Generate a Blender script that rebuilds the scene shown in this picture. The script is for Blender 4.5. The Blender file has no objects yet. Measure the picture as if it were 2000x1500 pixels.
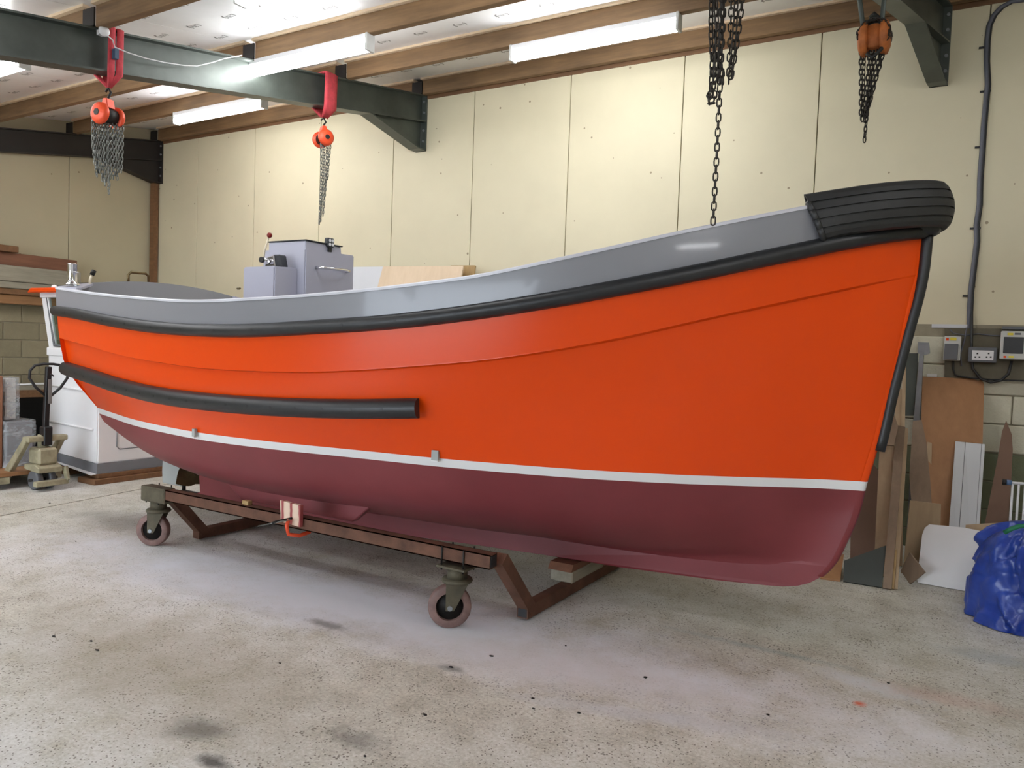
import bpy, bmesh, math, random
import numpy as np
from mathutils import Vector, Matrix
random.seed(7)
S = bpy.context.scene
COL = S.collection
PI = math.pi

# ------------------------------------------------------------------ camera, world, exposure
F = 1500.0; EYE = 1.5
YAW, PITCH, ROLL = math.radians(-30.87), math.radians(2.636), math.radians(2.083)
_f = Vector((math.sin(YAW)*math.cos(PITCH), math.cos(YAW)*math.cos(PITCH), -math.sin(PITCH)))
_r0 = Vector((math.cos(YAW), -math.sin(YAW), 0)); _u0 = _r0.cross(_f)
_r = _r0*math.cos(ROLL) + _u0*math.sin(ROLL); _u = -_r0*math.sin(ROLL) + _u0*math.cos(ROLL)
CAMP = Vector((0, 0, EYE))
cd = bpy.data.cameras.new('camera'); cam = bpy.data.objects.new('camera', cd); COL.objects.link(cam)
m3 = Matrix((_r, _u, -_f)).transposed()
cam.matrix_world = Matrix.Translation(CAMP) @ m3.to_4x4()
cd.sensor_width = 36; cd.lens = 36*F/2000; cd.clip_start = 0.05; cd.clip_end = 100
S.camera = cam
w = bpy.data.worlds.new('world'); S.world = w; w.use_nodes = True
w.node_tree.nodes['Background'].inputs[0].default_value = (0.78, 0.88, 1, 1)
w.node_tree.nodes['Background'].inputs[1].default_value = 6.0
S.view_settings.view_transform = 'Standard'; S.view_settings.look = 'None'
S.view_settings.gamma = 1; S.view_settings.use_curve_mapping = False
S.view_settings.exposure = 0.72
TUBE_STRENGTH = 24.0
try:
    S.cycles.use_denoising = True
    S.cycles.max_bounces = 8
    S.cycles.sample_clamp_indirect = 8
except Exception: pass

# ------------------------------------------------------------------ helpers
def ray(x, y): return _f + _r*((x-1000)/F) - _u*((y-750)/F)
def aty(x, y, Y): d = ray(x, y); return CAMP + d*(Y/d.y)
def atx(x, y, X): d = ray(x, y); return CAMP + d*(X/d.x)
def atz(x, y, z=0.0): d = ray(x, y); return CAMP + d*((z-EYE)/d.z)

ORG = {}
def tag(o, label=None, cat=None, group=None, kind=None):
    if label: o['label'] = label
    if cat: o['category'] = cat
    if group: o['group'] = group
    if kind: o['kind'] = kind
    return o
def thing(name, loc, label, cat, group=None):
    o = bpy.data.objects.new(name, None); COL.objects.link(o)
    o.location = loc; o.empty_display_size = 0.1
    ORG[o] = Vector(loc); return tag(o, label, cat, group)
def struct(name, loc=(0, 0, 0)):
    o = bpy.data.objects.new(name, None); COL.objects.link(o); o.location = loc
    ORG[o] = Vector(loc); o['kind'] = 'structure'; return o

class MB:
    def __init__(s): s.v = []; s.f = []; s.sm = []
    def add(s, vs, fs, smooth=False):
        n = len(s.v); s.v += [Vector(v) for v in vs]
        for f in fs: s.f.append([i+n for i in f]); s.sm.append(smooth)
        return s
    def box(s, x0, x1, y0, y1, z0, z1):
        return s.add([(x0,y0,z0),(x1,y0,z0),(x1,y1,z0),(x0,y1,z0),(x0,y0,z1),(x1,y0,z1),(x1,y1,z1),(x0,y1,z1)],
                     [(0,3,2,1),(4,5,6,7),(0,1,5,4),(1,2,6,5),(2,3,7,6),(3,0,4,7)])
    def bar(s, a, b, w, h, up=(0,0,1)):
        a = Vector(a); b = Vector(b); d = (b-a).normalized(); up = Vector(up)
        x = d.cross(up)
        if x.length < 1e-5: x = d.cross(Vector((1,0,0)))
        x.normalize(); y = x.cross(d).normalized()
        c = [p + x*(sx*w/2) + y*(sy*h/2) for p in (a, b) for sx, sy in ((-1,-1),(1,-1),(1,1),(-1,1))]
        return s.add(c, [(0,1,2,3),(7,6,5,4),(0,4,5,1),(1,5,6,2),(2,6,7,3),(3,7,4,0)])
    def tube(s, pts, r, n=8, cap=True, closed=False, smooth=True):
        pts = [Vector(p) for p in pts]; N = len(pts); rr = r if isinstance(r, (list, tuple)) else [r]*N
        vs = []; prev = None
        for i, p in enumerate(pts):
            if closed: t = pts[(i+1) % N] - pts[i-1]
            else: t = pts[min(i+1, N-1)] - pts[max(i-1, 0)]
            t.normalize()
            if prev is None:
                a = Vector((0,0,1)) if abs(t.z) < .9 else Vector((1,0,0))
                x = t.cross(a).normalized()
            else:
                x = (prev - t*prev.dot(t))
                if x.length < 1e-6: x = t.orthogonal()
                x.normalize()
            prev = x; y = t.cross(x)
            for k in range(n):
                a = 2*PI*k/n; vs.append(p + (x*math.cos(a) + y*math.sin(a))*rr[i])
        fs = []
        for i in range(N if closed else N-1):
            j = (i+1) % N
            for k in range(n): k2 = (k+1) % n; fs.append((i*n+k, i*n+k2, j*n+k2, j*n+k))
        s.add(vs, fs, smooth)
        if cap and not closed:
            m = len(s.v) - len(vs)
            s.f.append([m+k for k in range(n)][::-1]); s.sm.append(False)
            s.f.append([m+(N-1)*n+k for k in range(n)]); s.sm.append(False)
        return s
    def cyl(s, a, b, r, n=20, r2=None):
        return s.tube([a, b], [r, r if r2 is None else r2], n)
    def lathe(s, c, axis, prof, n=28, smooth=True):
        c = Vector(c); ax = Vector(axis).normalized(); x = ax.orthogonal().normalized(); y = ax.cross(x)
        vs = [c + ax*h + (x*math.cos(2*PI*k/n) + y*math.sin(2*PI*k/n))*r for (r, h) in prof for k in range(n)]
        fs = [(i*n+k, i*n+(k+1) % n, (i+1)*n+(k+1) % n, (i+1)*n+k) for i in range(len(prof)-1) for k in range(n)]
        return s.add(vs, fs, smooth)
    def prism(s, poly, d):
        poly = [Vector(p) for p in poly]; d = Vector(d); n = len(poly)
        return s.add(poly + [p+d for p in poly], [tuple(range(n))[::-1], tuple(range(n, 2*n))] +
                     [(i, (i+1) % n, n+(i+1) % n, n+i) for i in range(n)])
    def sphere(s, c, r, n=14, sc=(1,1,1)):
        c = Vector(c); vs = []; m = n//2
        for i in range(m+1):
            th = PI*i/m
            for k in range(n):
                a = 2*PI*k/n
                vs.append(c + Vector((math.sin(th)*math.cos(a)*r*sc[0], math.sin(th)*math.sin(a)*r*sc[1], math.cos(th)*r*sc[2])))
        fs = [(i*n+k, (i+1)*n+k, (i+1)*n+(k+1) % n, i*n+(k+1) % n) for i in range(m) for k in range(n)]
        return s.add(vs, fs, True)
    def grid(s, rows, smooth=True, closed=False):
        n = len(rows[0]); vs = [p for r in rows for p in r]; fs = []
        for i in range(len(rows)-1):
            for k in range(n if closed else n-1):
                k2 = (k+1) % n; fs.append((i*n+k, i*n+k2, (i+1)*n+k2, (i+1)*n+k))
        return s.add(vs, fs, smooth)
    def mesh(s, name, org=Vector((0,0,0)), bevel=0, seg=1, fix=True, weld=False):
        me = bpy.data.meshes.new(name)
        me.from_pydata([tuple(v-org) for v in s.v], [], s.f)
        me.polygons.foreach_set('use_smooth', s.sm); 
        if fix or bevel or weld:
            bm = bmesh.new(); bm.from_mesh(me)
            if weld or bevel: bmesh.ops.remove_doubles(bm, verts=bm.verts, dist=1e-5)
            if fix: bmesh.ops.recalc_face_normals(bm, faces=bm.faces)
            if bevel:
                es = [e for e in bm.edges if len(e.link_faces) == 2 and e.calc_face_angle(0) > 0.6]
                bmesh.ops.bevel(bm, geom=es, offset=bevel, segments=seg, affect='EDGES', clamp_overlap=True)
            bm.to_mesh(me); bm.free()
        return me
    def build(s, name, mat, parent=None, bevel=0, seg=1, fix=True, label=None, cat=None, group=None, kind=None, weld=False, origin=None):
        org = ORG[parent] if parent is not None else Vector(origin if origin is not None else (0,0,0))
        me = s.mesh(name, org, bevel, seg, fix, weld)
        if mat: me.materials.append(mat)
        o = bpy.data.objects.new(name, me); COL.objects.link(o)
        if parent is not None: o.parent = parent
        else: o.location = org
        ORG[o] = org
        return tag(o, label, cat, group, kind)
def inst(name, me, parent, M):
    o = bpy.data.objects.new(name, me); COL.objects.link(o); o.parent = parent
    o.matrix_local = Matrix.Translation(-ORG[parent]) @ M; ORG[o] = ORG[parent]; return o
def copy_tree(o, parent=None, org=None):
    c = o.copy(); COL.objects.link(c)
    if parent is not None: c.parent = parent
    for ch in list(o.children): copy_tree(ch, c)
    return c

# ------------------------------------------------------------------ materials
def srgb(c):
    f = lambda v: (v/255/12.92) if v/255 <= .04045 else ((v/255+.055)/1.055)**2.4
    return tuple(f(v) for v in c) + (1,)
def NT(m): return m.node_tree.nodes, m.node_tree.links
def base(name, rough=.6, metal=0, spec=.5, coat=0):
    m = bpy.data.materials.new(name); m.use_nodes = True
    b = m.node_tree.nodes['Principled BSDF']
    b.inputs['Roughness'].default_value = rough; b.inputs['Metallic'].default_value = metal
    b.inputs['Specular IOR Level'].default_value = spec; b.inputs['Coat Weight'].default_value = coat
    b.inputs['Coat Roughness'].default_value = .08
    return m, b
def objco(m, scale=(1,1,1)):
    n, l = NT(m); t = n.new('ShaderNodeTexCoord'); mp = n.new('ShaderNodeMapping')
    mp.inputs['Scale'].default_value = scale; l.new(t.outputs['Object'], mp.inputs['Vector']); return mp.outputs['Vector']
def noise(m, vec, scale, detail=4, rough=.6):
    n, l = NT(m); t = n.new('ShaderNodeTexNoise'); t.inputs['Scale'].default_value = scale
    t.inputs['Detail'].default_value = detail; t.inputs['Roughness'].default_value = rough
    l.new(vec, t.inputs['Vector']); return t.outputs['Fac']
def ramp(m, fac, stops):
    n, l = NT(m); r = n.new('ShaderNodeValToRGB'); e = r.color_ramp.elements
    while len(e) > 1: e.remove(e[-1])
    e[0].position = stops[0][0]; e[0].color = stops[0][1]
    for p, c in stops[1:]: x = e.new(p); x.color = c
    l.new(fac, r.inputs['Fac']); return r.outputs['Color']
def mixc(m, fac, a, b, mode='MIX'):
    n, l = NT(m); x = n.new('ShaderNodeMix'); x.data_type = 'RGBA'; x.blend_type = mode
    for s, v in ((0, fac), (6, a), (7, b)):
        if isinstance(v, (int, float)): x.inputs[s].default_value = v
        elif isinstance(v, tuple): x.inputs[s].default_value = v
        else: l.new(v, x.inputs[s])
    return x.outputs[2]
def bump(m, b, h, strength=.3, dist=.01):
    n, l = NT(m); x = n.new('ShaderNodeBump'); x.inputs['Strength'].default_value = strength
    x.inputs['Distance'].default_value = dist; l.new(h, x.inputs['Height']); l.new(x.outputs['Normal'], b.inputs['Normal'])
BW0, BW1 = (0,0,0,1), (1,1,1,1)
def plain(name, c, rough=.6, metal=0, var=.12, scale=6, bmp=0, coat=0, spec=.5, vec=(1,1,1)):
    m, b = base(name, rough, metal, spec, coat); n, l = NT(m); c = srgb(c)
    v = objco(m, vec); f = noise(m, v, scale, 5)
    d = tuple(x*(1-var) for x in c[:3]) + (1,); u = tuple(min(1, x*(1+var)) for x in c[:3]) + (1,)
    l.new(ramp(m, f, [(.3, d), (.7, u)]), b.inputs['Base Color'])
    if bmp: bump(m, b, noise(m, v, scale*12, 3), bmp, .004)
    return m
def wood(name, c1, c2, axis=0, rough=.7, scale=1.0):
    m, b = base(name, rough); n, l = NT(m)
    sc = [9*scale]*3; sc[axis] = .7*scale
    v = objco(m, tuple(sc)); f = noise(m, v, 3, 6, .65)
    f2 = noise(m, objco(m), 1.6, 2)
    col = ramp(m, f, [(.25, srgb(c1)), (.75, srgb(c2))])
    col = mixc(m, .35, col, ramp(m, f2, [(.3, srgb(c1)), (.7, srgb(c2))]))
    l.new(col, b.inputs['Base Color']); bump(m, b, f, .2, .004); return m
def emis(name, c, s):
    m = bpy.data.materials.new(name); m.use_nodes = True; n, l = NT(m); n.remove(n['Principled BSDF'])
    e = n.new('ShaderNodeEmission'); e.inputs[0].default_value = c; e.inputs[1].default_value = s
    l.new(e.outputs[0], n['Material Output'].inputs[0]); return m

def speck_board(name, c, dark=(110, 88, 60)):
    m, b = base(name, .55, 0, .35); n, l = NT(m); v = objco(m)
    f = noise(m, v, 1.3, 4); col = ramp(m, f, [(.3, tuple(x*.93 for x in srgb(c)[:3])+(1,)), (.7, srgb(c))])
    vo = n.new('ShaderNodeTexVoronoi'); vo.inputs['Scale'].default_value = 5.5; l.new(v, vo.inputs['Vector'])
    sz = noise(m, v, 1.1, 2); mth = n.new('ShaderNodeMath'); mth.operation = 'MULTIPLY'; l.new(sz, mth.inputs[0]); mth.inputs[1].default_value = .11
    lt = n.new('ShaderNodeMath'); lt.operation = 'LESS_THAN'; l.new(vo.outputs['Distance'], lt.inputs[0]); l.new(mth.outputs[0], lt.inputs[1])
    sub = n.new('ShaderNodeMath'); sub.operation = 'GREATER_THAN'; l.new(vo.outputs['Color'], sub.inputs[0]); sub.inputs[1].default_value = .55
    mu = n.new('ShaderNodeMath'); mu.operation = 'MULTIPLY'; l.new(lt.outputs[0], mu.inputs[0]); l.new(sub.outputs[0], mu.inputs[1])
    m2 = n.new('ShaderNodeMath'); m2.operation = 'MULTIPLY'; l.new(mu.outputs[0], m2.inputs[0]); m2.inputs[1].default_value = .7
    l.new(mixc(m, m2.outputs[0], col, srgb(dark)), b.inputs['Base Color']); return m

M = {}
M['board'] = speck_board('cream_board', (214, 205, 176))
M['board_end'] = speck_board('darker_cream_board', (186, 177, 150))  # same cream board in a darker tone for the end and front walls
M['ceil'] = plain('foil_faced_board', (244, 244, 244), .3, 0, .06, 2, 0, 0, .6)
M['wood'] = wood('purlin_timber', (92, 70, 48), (148, 116, 80), 0)
M['wood_d'] = wood('dark_timber', (92, 66, 44), (140, 100, 66), 0)
M['wood_y'] = wood('end_wall_timber', (122, 88, 56), (168, 124, 84), 1)
M['wood_r'] = wood('reddish_timber', (96, 62, 46), (142, 96, 72), 1)
M['wood_w'] = wood('painted_timber', (120, 116, 104), (172, 164, 146), 1)
M['osb'] = wood('chip_board', (140, 110, 70), (190, 160, 110), 2)
M['ply'] = wood('plywood', (150, 106, 70), (176, 130, 90), 2, .6, .6)
M['ply_pale'] = wood('pale_plywood', (206, 182, 150), (226, 204, 176), 2, .6, .5)
M['ply_tan'] = wood('tan_plywood', (158, 134, 106), (184, 160, 128), 2, .7, .8)
M['ply_brown'] = wood('brown_plywood', (118, 98, 80), (146, 124, 102), 2, .7, .8)
M['hard'] = plain('brown_hardboard', (112, 86, 70), .75, 0, .08, 4)
M['darkboard'] = plain('dark_grey_board', (66, 70, 66), .7, 0, .12, 4)
M['white_board'] = plain('white_laminate', (226, 224, 222), .4, 0, .02, 3)
M['white_pvc'] = plain('white_pvc', (206, 208, 212), .4, 0, .02, 3)
M['steel'] = plain('grey_green_steel', (78, 84, 79), .42, .35, .3, 2.2, .1)
M['steel_d'] = plain('dark_painted_steel', (46, 42, 40), .6, .2, .15, 3, .1)
M['galv'] = plain('galvanised_steel', (140, 144, 148), .45, .6, .12, 12)
M['rust'] = plain('rusty_steel', (98, 66, 50), .75, .2, .35, 9, .3)
M['rust_g'] = plain('grimy_green_steel', (86, 80, 64), .7, .2, .3, 12, .3)
M['castwheel'] = plain('red_brown_castor_tread', (120, 94, 88), .6, 0, .3, 14, .2)
M['iron'] = plain('dark_iron', (42, 40, 38), .55, .5, .3, 20, .2)
M['chain'] = plain('steel_chain', (120, 122, 118), .35, .8, .2, 30)
M['chain_b'] = plain('black_chain', (52, 48, 44), .5, .6, .3, 30)
M['rubber'] = plain('black_rubber', (34, 35, 37), .42, 0, .25, 9, .08)
M['tyre'] = plain('tyre_rubber', (40, 40, 40), .6, 0, .15, 9, .1)
M['orange'] = plain('orange_gloss_paint', (228, 73, 8), .26, 0, .02, 1, 0, .0, .35)
M['antifoul'] = plain('maroon_antifouling', (124, 52, 56), .5, 0, .08, 2.5)
M['stripe'] = plain('white_gloss_paint', (226, 226, 226), .35, 0, .01, 2, 0, .3)
M['grey'] = plain('grey_gloss_paint', (134, 134, 140), .34, 0, .03, 2, 0, .35)
M['grey_lt'] = plain('light_grey_gloss_paint', (170, 170, 184), .35, 0, .03, 3, 0, .3)
M['chrome'] = plain('chrome', (225, 225, 228), .12, 1, .02, 3)
M['bronze'] = plain('bronze', (104, 92, 64), .45, .7, .25, 12)
M['rudder'] = plain('grey_primer', (160, 164, 162), .55, 0, .05, 5)
M['wh_white'] = plain('white_gelcoat', (238, 238, 240), .35, 0, .03, 2, 0, .3)
M['wh_grey'] = plain('grey_band_paint', (122, 124, 130), .5, 0, .05, 4)
M['red_web'] = plain('red_webbing', (196, 66, 76), .8, 0, .2, 20, .2)
M['hoist'] = plain('orange_hoist_paint', (226, 78, 40), .4, .1, .1, 8)
M['hoist_r'] = plain('rusty_orange_hoist', (170, 96, 44), .65, .1, .35, 14, .2)
M['grey_pl'] = plain('grey_plastic', (96, 98, 102), .5, 0, .06, 8)
M['pale_pl'] = plain('pale_grey_plastic', (196, 196, 192), .5, 0, .04, 8)
M['dark_pl'] = plain('dark_plastic', (40, 42, 46), .4, 0, .06, 8)
M['yellow'] = plain('yellow_sticker', (226, 206, 60), .6, 0, .05, 8)
M['white_pl'] = plain('white_plastic', (226, 226, 228), .4, 0, .02, 8)
M['cable'] = plain('grey_black_cable', (92, 94, 104), .5, 0, .1, 8)
M['blackc'] = plain('black_cable', (26, 26, 28), .5, 0, .1, 8)
M['truck'] = plain('dusty_olive_paint', (156, 150, 124), .65, .1, .3, 9, .2)
M['card'] = plain('brown_cardboard', (140, 96, 72), .85, 0, .08, 5)
M['blue'] = None
M['white_em'] = emis('fluorescent_tube', (.97, .985, 1.0, 1), TUBE_STRENGTH)
M['redknob'] = plain('dark_red_knob', (120, 26, 18), .3, 0, .05, 8)
M['cream_hose'] = plain('cream_hose', (226, 214, 190), .5, 0, .04, 8)
M['green'] = plain('green_strap', (26, 110, 74), .6, 0, .1, 12)
M['paper'] = plain('printed_grey', (120, 118, 116), .7, 0, .1, 8)
M['foil'] = plain('crumpled_foil', (200, 202, 200), .25, .8, .1, 20, .3)

# tarpaulin
m, b = base('blue_tarpaulin', .3, 0, .5); n, l = NT(m); v = objco(m)
l.new(ramp(m, noise(m, v, 4, 5), [(.3, srgb((26, 50, 132))), (.7, srgb((58, 86, 176)))]), b.inputs['Base Color'])
wv = n.new('ShaderNodeTexWave'); wv.inputs['Scale'].default_value = 3; wv.inputs['Distortion'].default_value = 14; wv.inputs['Detail'].default_value = 3
l.new(v, wv.inputs['Vector']); bump(m, b, wv.outputs['Fac'], .6, .012); M['blue'] = m
# cling film
m, b = base('stretch_film', .12, 0, .7); n, l = NT(m)
b.inputs['Base Color'].default_value = srgb((206, 212, 216)); b.inputs['Alpha'].default_value = 1
tr = n.new('ShaderNodeBsdfTransparent'); mx = n.new('ShaderNodeMixShader'); v = objco(m, (1, 1, 2.4))
fc = ramp(m, noise(m, v, 7, 6, .7), [(.35, (.08,.08,.08,1)), (.65, (.6,.6,.6,1))])
l.new(fc, mx.inputs[0]); l.new(tr.outputs[0], mx.inputs[1]); l.new(b.outputs[0], mx.inputs[2]); l.new(mx.outputs[0], n['Material Output'].inputs[0])
bump(m, b, noise(m, v, 16, 4), .8, .01); M['film'] = m
# window glass
m, b = base('window_glass', .02, 0, .5); b.inputs['Transmission Weight'].default_value = .9; b.inputs['Base Color'].default_value = (.75,.82,.8,1)
n, l = NT(m); tr = n.new('ShaderNodeBsdfTransparent'); tr.inputs[0].default_value = (.72,.8,.78,1); gl = n.new('ShaderNodeBsdfGlossy'); gl.inputs['Roughness'].default_value = .02
mx = n.new('ShaderNodeMixShader'); mx.inputs[0].default_value = .12
l.new(tr.outputs[0], mx.inputs[1]); l.new(gl.outputs[0], mx.inputs[2]); l.new(mx.outputs[0], n['Material Output'].inputs[0]); M['glass'] = m
# concrete block (painted)
def blockmat(name, c, var=.2):
    m, b = base(name, .9, 0, .2); n, l = NT(m); v = objco(m)
    oi = n.new('ShaderNodeObjectInfo')
    c1 = srgb(c); col = ramp(m, noise(m, v, 5, 6, .7), [(.25, tuple(x*(1-var) for x in c1[:3])+(1,)), (.75, c1)])
    hs = n.new('ShaderNodeHueSaturation'); l.new(col, hs.inputs['Color'])
    mr = n.new('ShaderNodeMapRange'); mr.inputs[3].default_value = .85; mr.inputs[4].default_value = 1.12
    l.new(oi.outputs['Random'], mr.inputs[0]); l.new(mr.outputs[0], hs.inputs['Value'])
    l.new(hs.outputs['Color'], b.inputs['Base Color']); bump(m, b, noise(m, v, 45, 4, .7), .6, .008); return m
M['block'] = blockmat('bare_concrete_block', (158, 148, 122), .25)
M['block_c'] = blockmat('cream_painted_block', (204, 200, 180), .12)
M['block_g'] = blockmat('green_painted_block', (118, 122, 98), .12)
M['mortar'] = plain('mortar', (146, 138, 118), .95, 0, .12, 14, .4)
# concrete floor: grain, pitting, dusty and stained areas, one dusty patch with light painted in
m, b = base('worn_concrete', .62, 0, .35); n, l = NT(m); v = objco(m)
big = noise(m, v, .55, 5, .6); mid = noise(m, v, 4.5, 8, .7); fine = noise(m, v, 70, 4, .7)
col = ramp(m, big, [(.3, srgb((182, 178, 164))), (.52, srgb((200, 198, 190))), (.72, srgb((218, 218, 218)))])
col = mixc(m, .8, col, ramp(m, mid, [(.28, (.32,.31,.29,1)), (.5, (.5,.5,.5,1)), (.75, (.66,.66,.66,1))]), 'OVERLAY')
col = mixc(m, .65, col, ramp(m, fine, [(.3, (.25,.25,.25,1)), (.5, (.5,.5,.5,1)), (.7, (.72,.72,.72,1))]), 'OVERLAY')
vo = n.new('ShaderNodeTexVoronoi'); vo.inputs['Scale'].default_value = 62; l.new(v, vo.inputs['Vector'])
pm = ramp(m, noise(m, v, 5.5, 5, .75), [(.3, (.06,.06,.06,1)), (.7, (.36,.36,.36,1))])
lt = n.new('ShaderNodeMath'); lt.operation = 'LESS_THAN'; l.new(vo.outputs['Distance'], lt.inputs[0]); l.new(pm, lt.inputs[1])
pf = n.new('ShaderNodeMath'); pf.operation = 'MULTIPLY'; l.new(lt.outputs[0], pf.inputs[0]); pf.inputs[1].default_value = .78
col = mixc(m, pf.outputs[0], col, srgb((92, 84, 74)))
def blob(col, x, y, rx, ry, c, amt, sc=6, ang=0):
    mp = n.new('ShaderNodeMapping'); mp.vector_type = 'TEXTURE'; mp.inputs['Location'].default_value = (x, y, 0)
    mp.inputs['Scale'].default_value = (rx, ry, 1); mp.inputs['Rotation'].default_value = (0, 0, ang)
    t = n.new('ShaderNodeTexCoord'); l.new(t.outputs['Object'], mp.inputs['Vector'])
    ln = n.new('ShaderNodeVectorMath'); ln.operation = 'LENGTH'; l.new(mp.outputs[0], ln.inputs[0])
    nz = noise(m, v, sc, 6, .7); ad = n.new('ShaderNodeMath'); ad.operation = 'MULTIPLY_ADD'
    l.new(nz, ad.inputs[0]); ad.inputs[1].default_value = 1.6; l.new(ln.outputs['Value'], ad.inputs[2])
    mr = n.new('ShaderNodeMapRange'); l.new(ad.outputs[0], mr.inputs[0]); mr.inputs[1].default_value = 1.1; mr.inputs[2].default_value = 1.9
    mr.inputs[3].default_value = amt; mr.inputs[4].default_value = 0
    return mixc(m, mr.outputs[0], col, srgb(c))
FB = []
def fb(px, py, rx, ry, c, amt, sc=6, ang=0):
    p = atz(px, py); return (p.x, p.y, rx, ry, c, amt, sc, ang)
for a in [fb(700, 1185, 2.9, .5, (230, 233, 241), .95, 2.4, .06), fb(1050, 1290, .9, .35, (210, 206, 204), .4, 5, .2),  # first patch: pale dust with the bluish tube-light reflection painted in
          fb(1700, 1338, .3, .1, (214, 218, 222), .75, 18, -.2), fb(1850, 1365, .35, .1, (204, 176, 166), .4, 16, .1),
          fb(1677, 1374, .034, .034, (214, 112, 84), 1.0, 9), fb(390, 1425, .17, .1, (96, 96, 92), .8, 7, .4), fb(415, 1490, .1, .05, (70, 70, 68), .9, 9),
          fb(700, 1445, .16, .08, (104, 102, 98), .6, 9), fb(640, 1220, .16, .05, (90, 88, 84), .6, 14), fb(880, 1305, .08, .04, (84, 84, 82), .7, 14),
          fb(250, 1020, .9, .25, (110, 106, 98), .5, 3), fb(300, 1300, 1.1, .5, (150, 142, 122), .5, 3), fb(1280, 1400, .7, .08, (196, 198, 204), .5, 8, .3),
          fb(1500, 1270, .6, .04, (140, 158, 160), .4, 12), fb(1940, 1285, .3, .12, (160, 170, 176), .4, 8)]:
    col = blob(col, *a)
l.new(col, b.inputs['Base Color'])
h = mixc(m, .5, fine, mid); bump(m, b, h, .25, .004)
l.new(ramp(m, mid, [(.3, (.7,.7,.7,1)), (.7, (.5,.5,.5,1))]), b.inputs['Roughness']); M['floor'] = m

# ------------------------------------------------------------------ the room
XL, XR, YB, YF = -10.5, 5.0, 7.1, -5.0
SL = 0.1727
def zr(y): return 4.35 - SL*(7.1 - y)          # underside of the purlins
fl = struct('floor')
def joint(y): return -6.88 - .16*(y-4.5)          # sawn joint in the slab
for (x0, x1, nm) in ((XL, None, 'a'), (None, XR, 'b')):
    if x0 is None: P = [(joint(YF)+.009, YF, 0), (XR, YF, 0), (XR, YB, 0), (joint(YB)+.009, YB, 0)]
    else: P = [(XL, YF, 0), (joint(YF)-.009, YF, 0), (joint(YB)-.009, YB, 0), (XL, YB, 0)]
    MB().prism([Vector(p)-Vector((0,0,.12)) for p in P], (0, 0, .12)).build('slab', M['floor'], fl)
MB().box(XL, XR, YF, YB, -.16, -.02).build('floor_base', M['blackc'], fl)

wb = struct('wall_back')
MB().box(XL-.1, XR+.1, YB+.03, YB+.2, 0, 4.9).build('wall_core', M['mortar'], wb)
blk = MB().box(-.215, .215, 0, .1, -.1075, .1075).mesh('block', bevel=.006)
def blockmesh(mat):
    me = blk.copy(); me.materials.append(mat); return me
BMc, BMg, BMb = blockmesh(M['block_c']), blockmesh(M['block_g']), blockmesh(M['block'])
hb = MB().box(-.1025, .1025, 0, .1, -.1075, .1075).mesh('block', bevel=.006)
for r in range(9):
    z = .15 + .225*r - .1125
    if z > 1.8: break
    x = XL + .22 + (.22 if r % 2 else 0)
    while x < XR:
        if -9.6 < x < -2.6: x += .44; continue     # wholly behind the boat from every side of the camera: see the fill below
        inst('block', BMg if z < .8 else BMc, wb, Matrix.Translation((x, YB-.055+random.uniform(0, .004), z)))
        x += .44
MB().box(-9.75, -2.55, YB-.045, YB+.03, 0, 1.8).build('wall_fill', M['block_c'], wb)
MB().box(-2.55, XR, YB-.05+.012, YB+.03, 0, 1.82).build('mortar_bed', M['mortar'], wb)
k = 0; x = XL
seams = [-9.53, -8.35, -7.15, -5.97, -4.84, -3.66, -2.47, -1.26, -.03, 1.17, 2.37, 3.57, 4.77, XR]
for s in seams:
    z0 = 1.815 if x < -.1 else 1.80
    MB().box(x+.004, s-.004, YB-.02, YB+.02, z0, 4.36).build('wall_panel', M['board'], wb, bevel=.003); x = s
# dark trim strip along the head of the wall
MB().box(XL, XR, YB-.03, YB+.02, 4.3, 4.37).build('head_trim', M['wood_d'], wb)

wl = struct('wall_left')
MB().box(XL-.2, XL-.03, YF, YB, 0, 4.9).build('wall_core', M['mortar'], wl)
for r in range(8):
    z = .03 + .225*r + .1125
    y = 7.0 - (.22 if r % 2 else 0)
    while y > 2.4:
        inst('block', BMb, wl, Matrix.Translation((XL+.0, y, z)) @ Matrix.Rotation(PI/2, 4, 'Z')); y -= .44
MB().box(XL-.05, XL-.012, YF, YB, 0, 1.83).build('mortar_bed', M['mortar'], wl)
MB().box(XL-.03, XL-.004, YF, 2.4, 0, 1.83).build('wall_fill', M['block'], wl)
ys = [7.1, 5.82, 4.62, 3.42, 2.22, 1.02, -.18, -1.4, -2.6, -3.8, -5]
for a, c in zip(ys[1:], ys[:-1]):
    MB().box(XL-.03, XL+.01, a+.004, c-.004, 1.83, 4.5).build('wall_panel', M['board_end'], wl, bevel=.003)
# right wall and the wall behind the camera, with an unseen door opening added for fill light
wr = struct('wall_right'); MB().box(XR, XR+.15, YF, YB, 0, 4.9).build('wall_core', M['board'], wr)
wf = struct('wall_front')
DX0, DX1, DZ = -7.5, -1.5, 2.3
MB().box(XL, DX0, YF-.15, YF, 0, 2.6).box(DX1, XR, YF-.15, YF, 0, 2.6).box(DX0, DX1, YF-.15, YF, DZ, 2.6).build('wall_core', M['board_end'], wf)
dj = struct('fill_door_1')
MB().box(DX0-.08, DX0, YF-.17, YF+.03, 0, DZ).box(DX1, DX1+.08, YF-.17, YF+.03, 0, DZ).box(DX0-.08, DX1+.08, YF-.17, YF+.03, DZ, DZ+.1).build('fill_door_frame', M['steel'], dj)
MB().box(-14, 14, -20, YF-.15, -.14, -.02).build('yard', M['floor'], fl)

ce = struct('ceiling')
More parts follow.
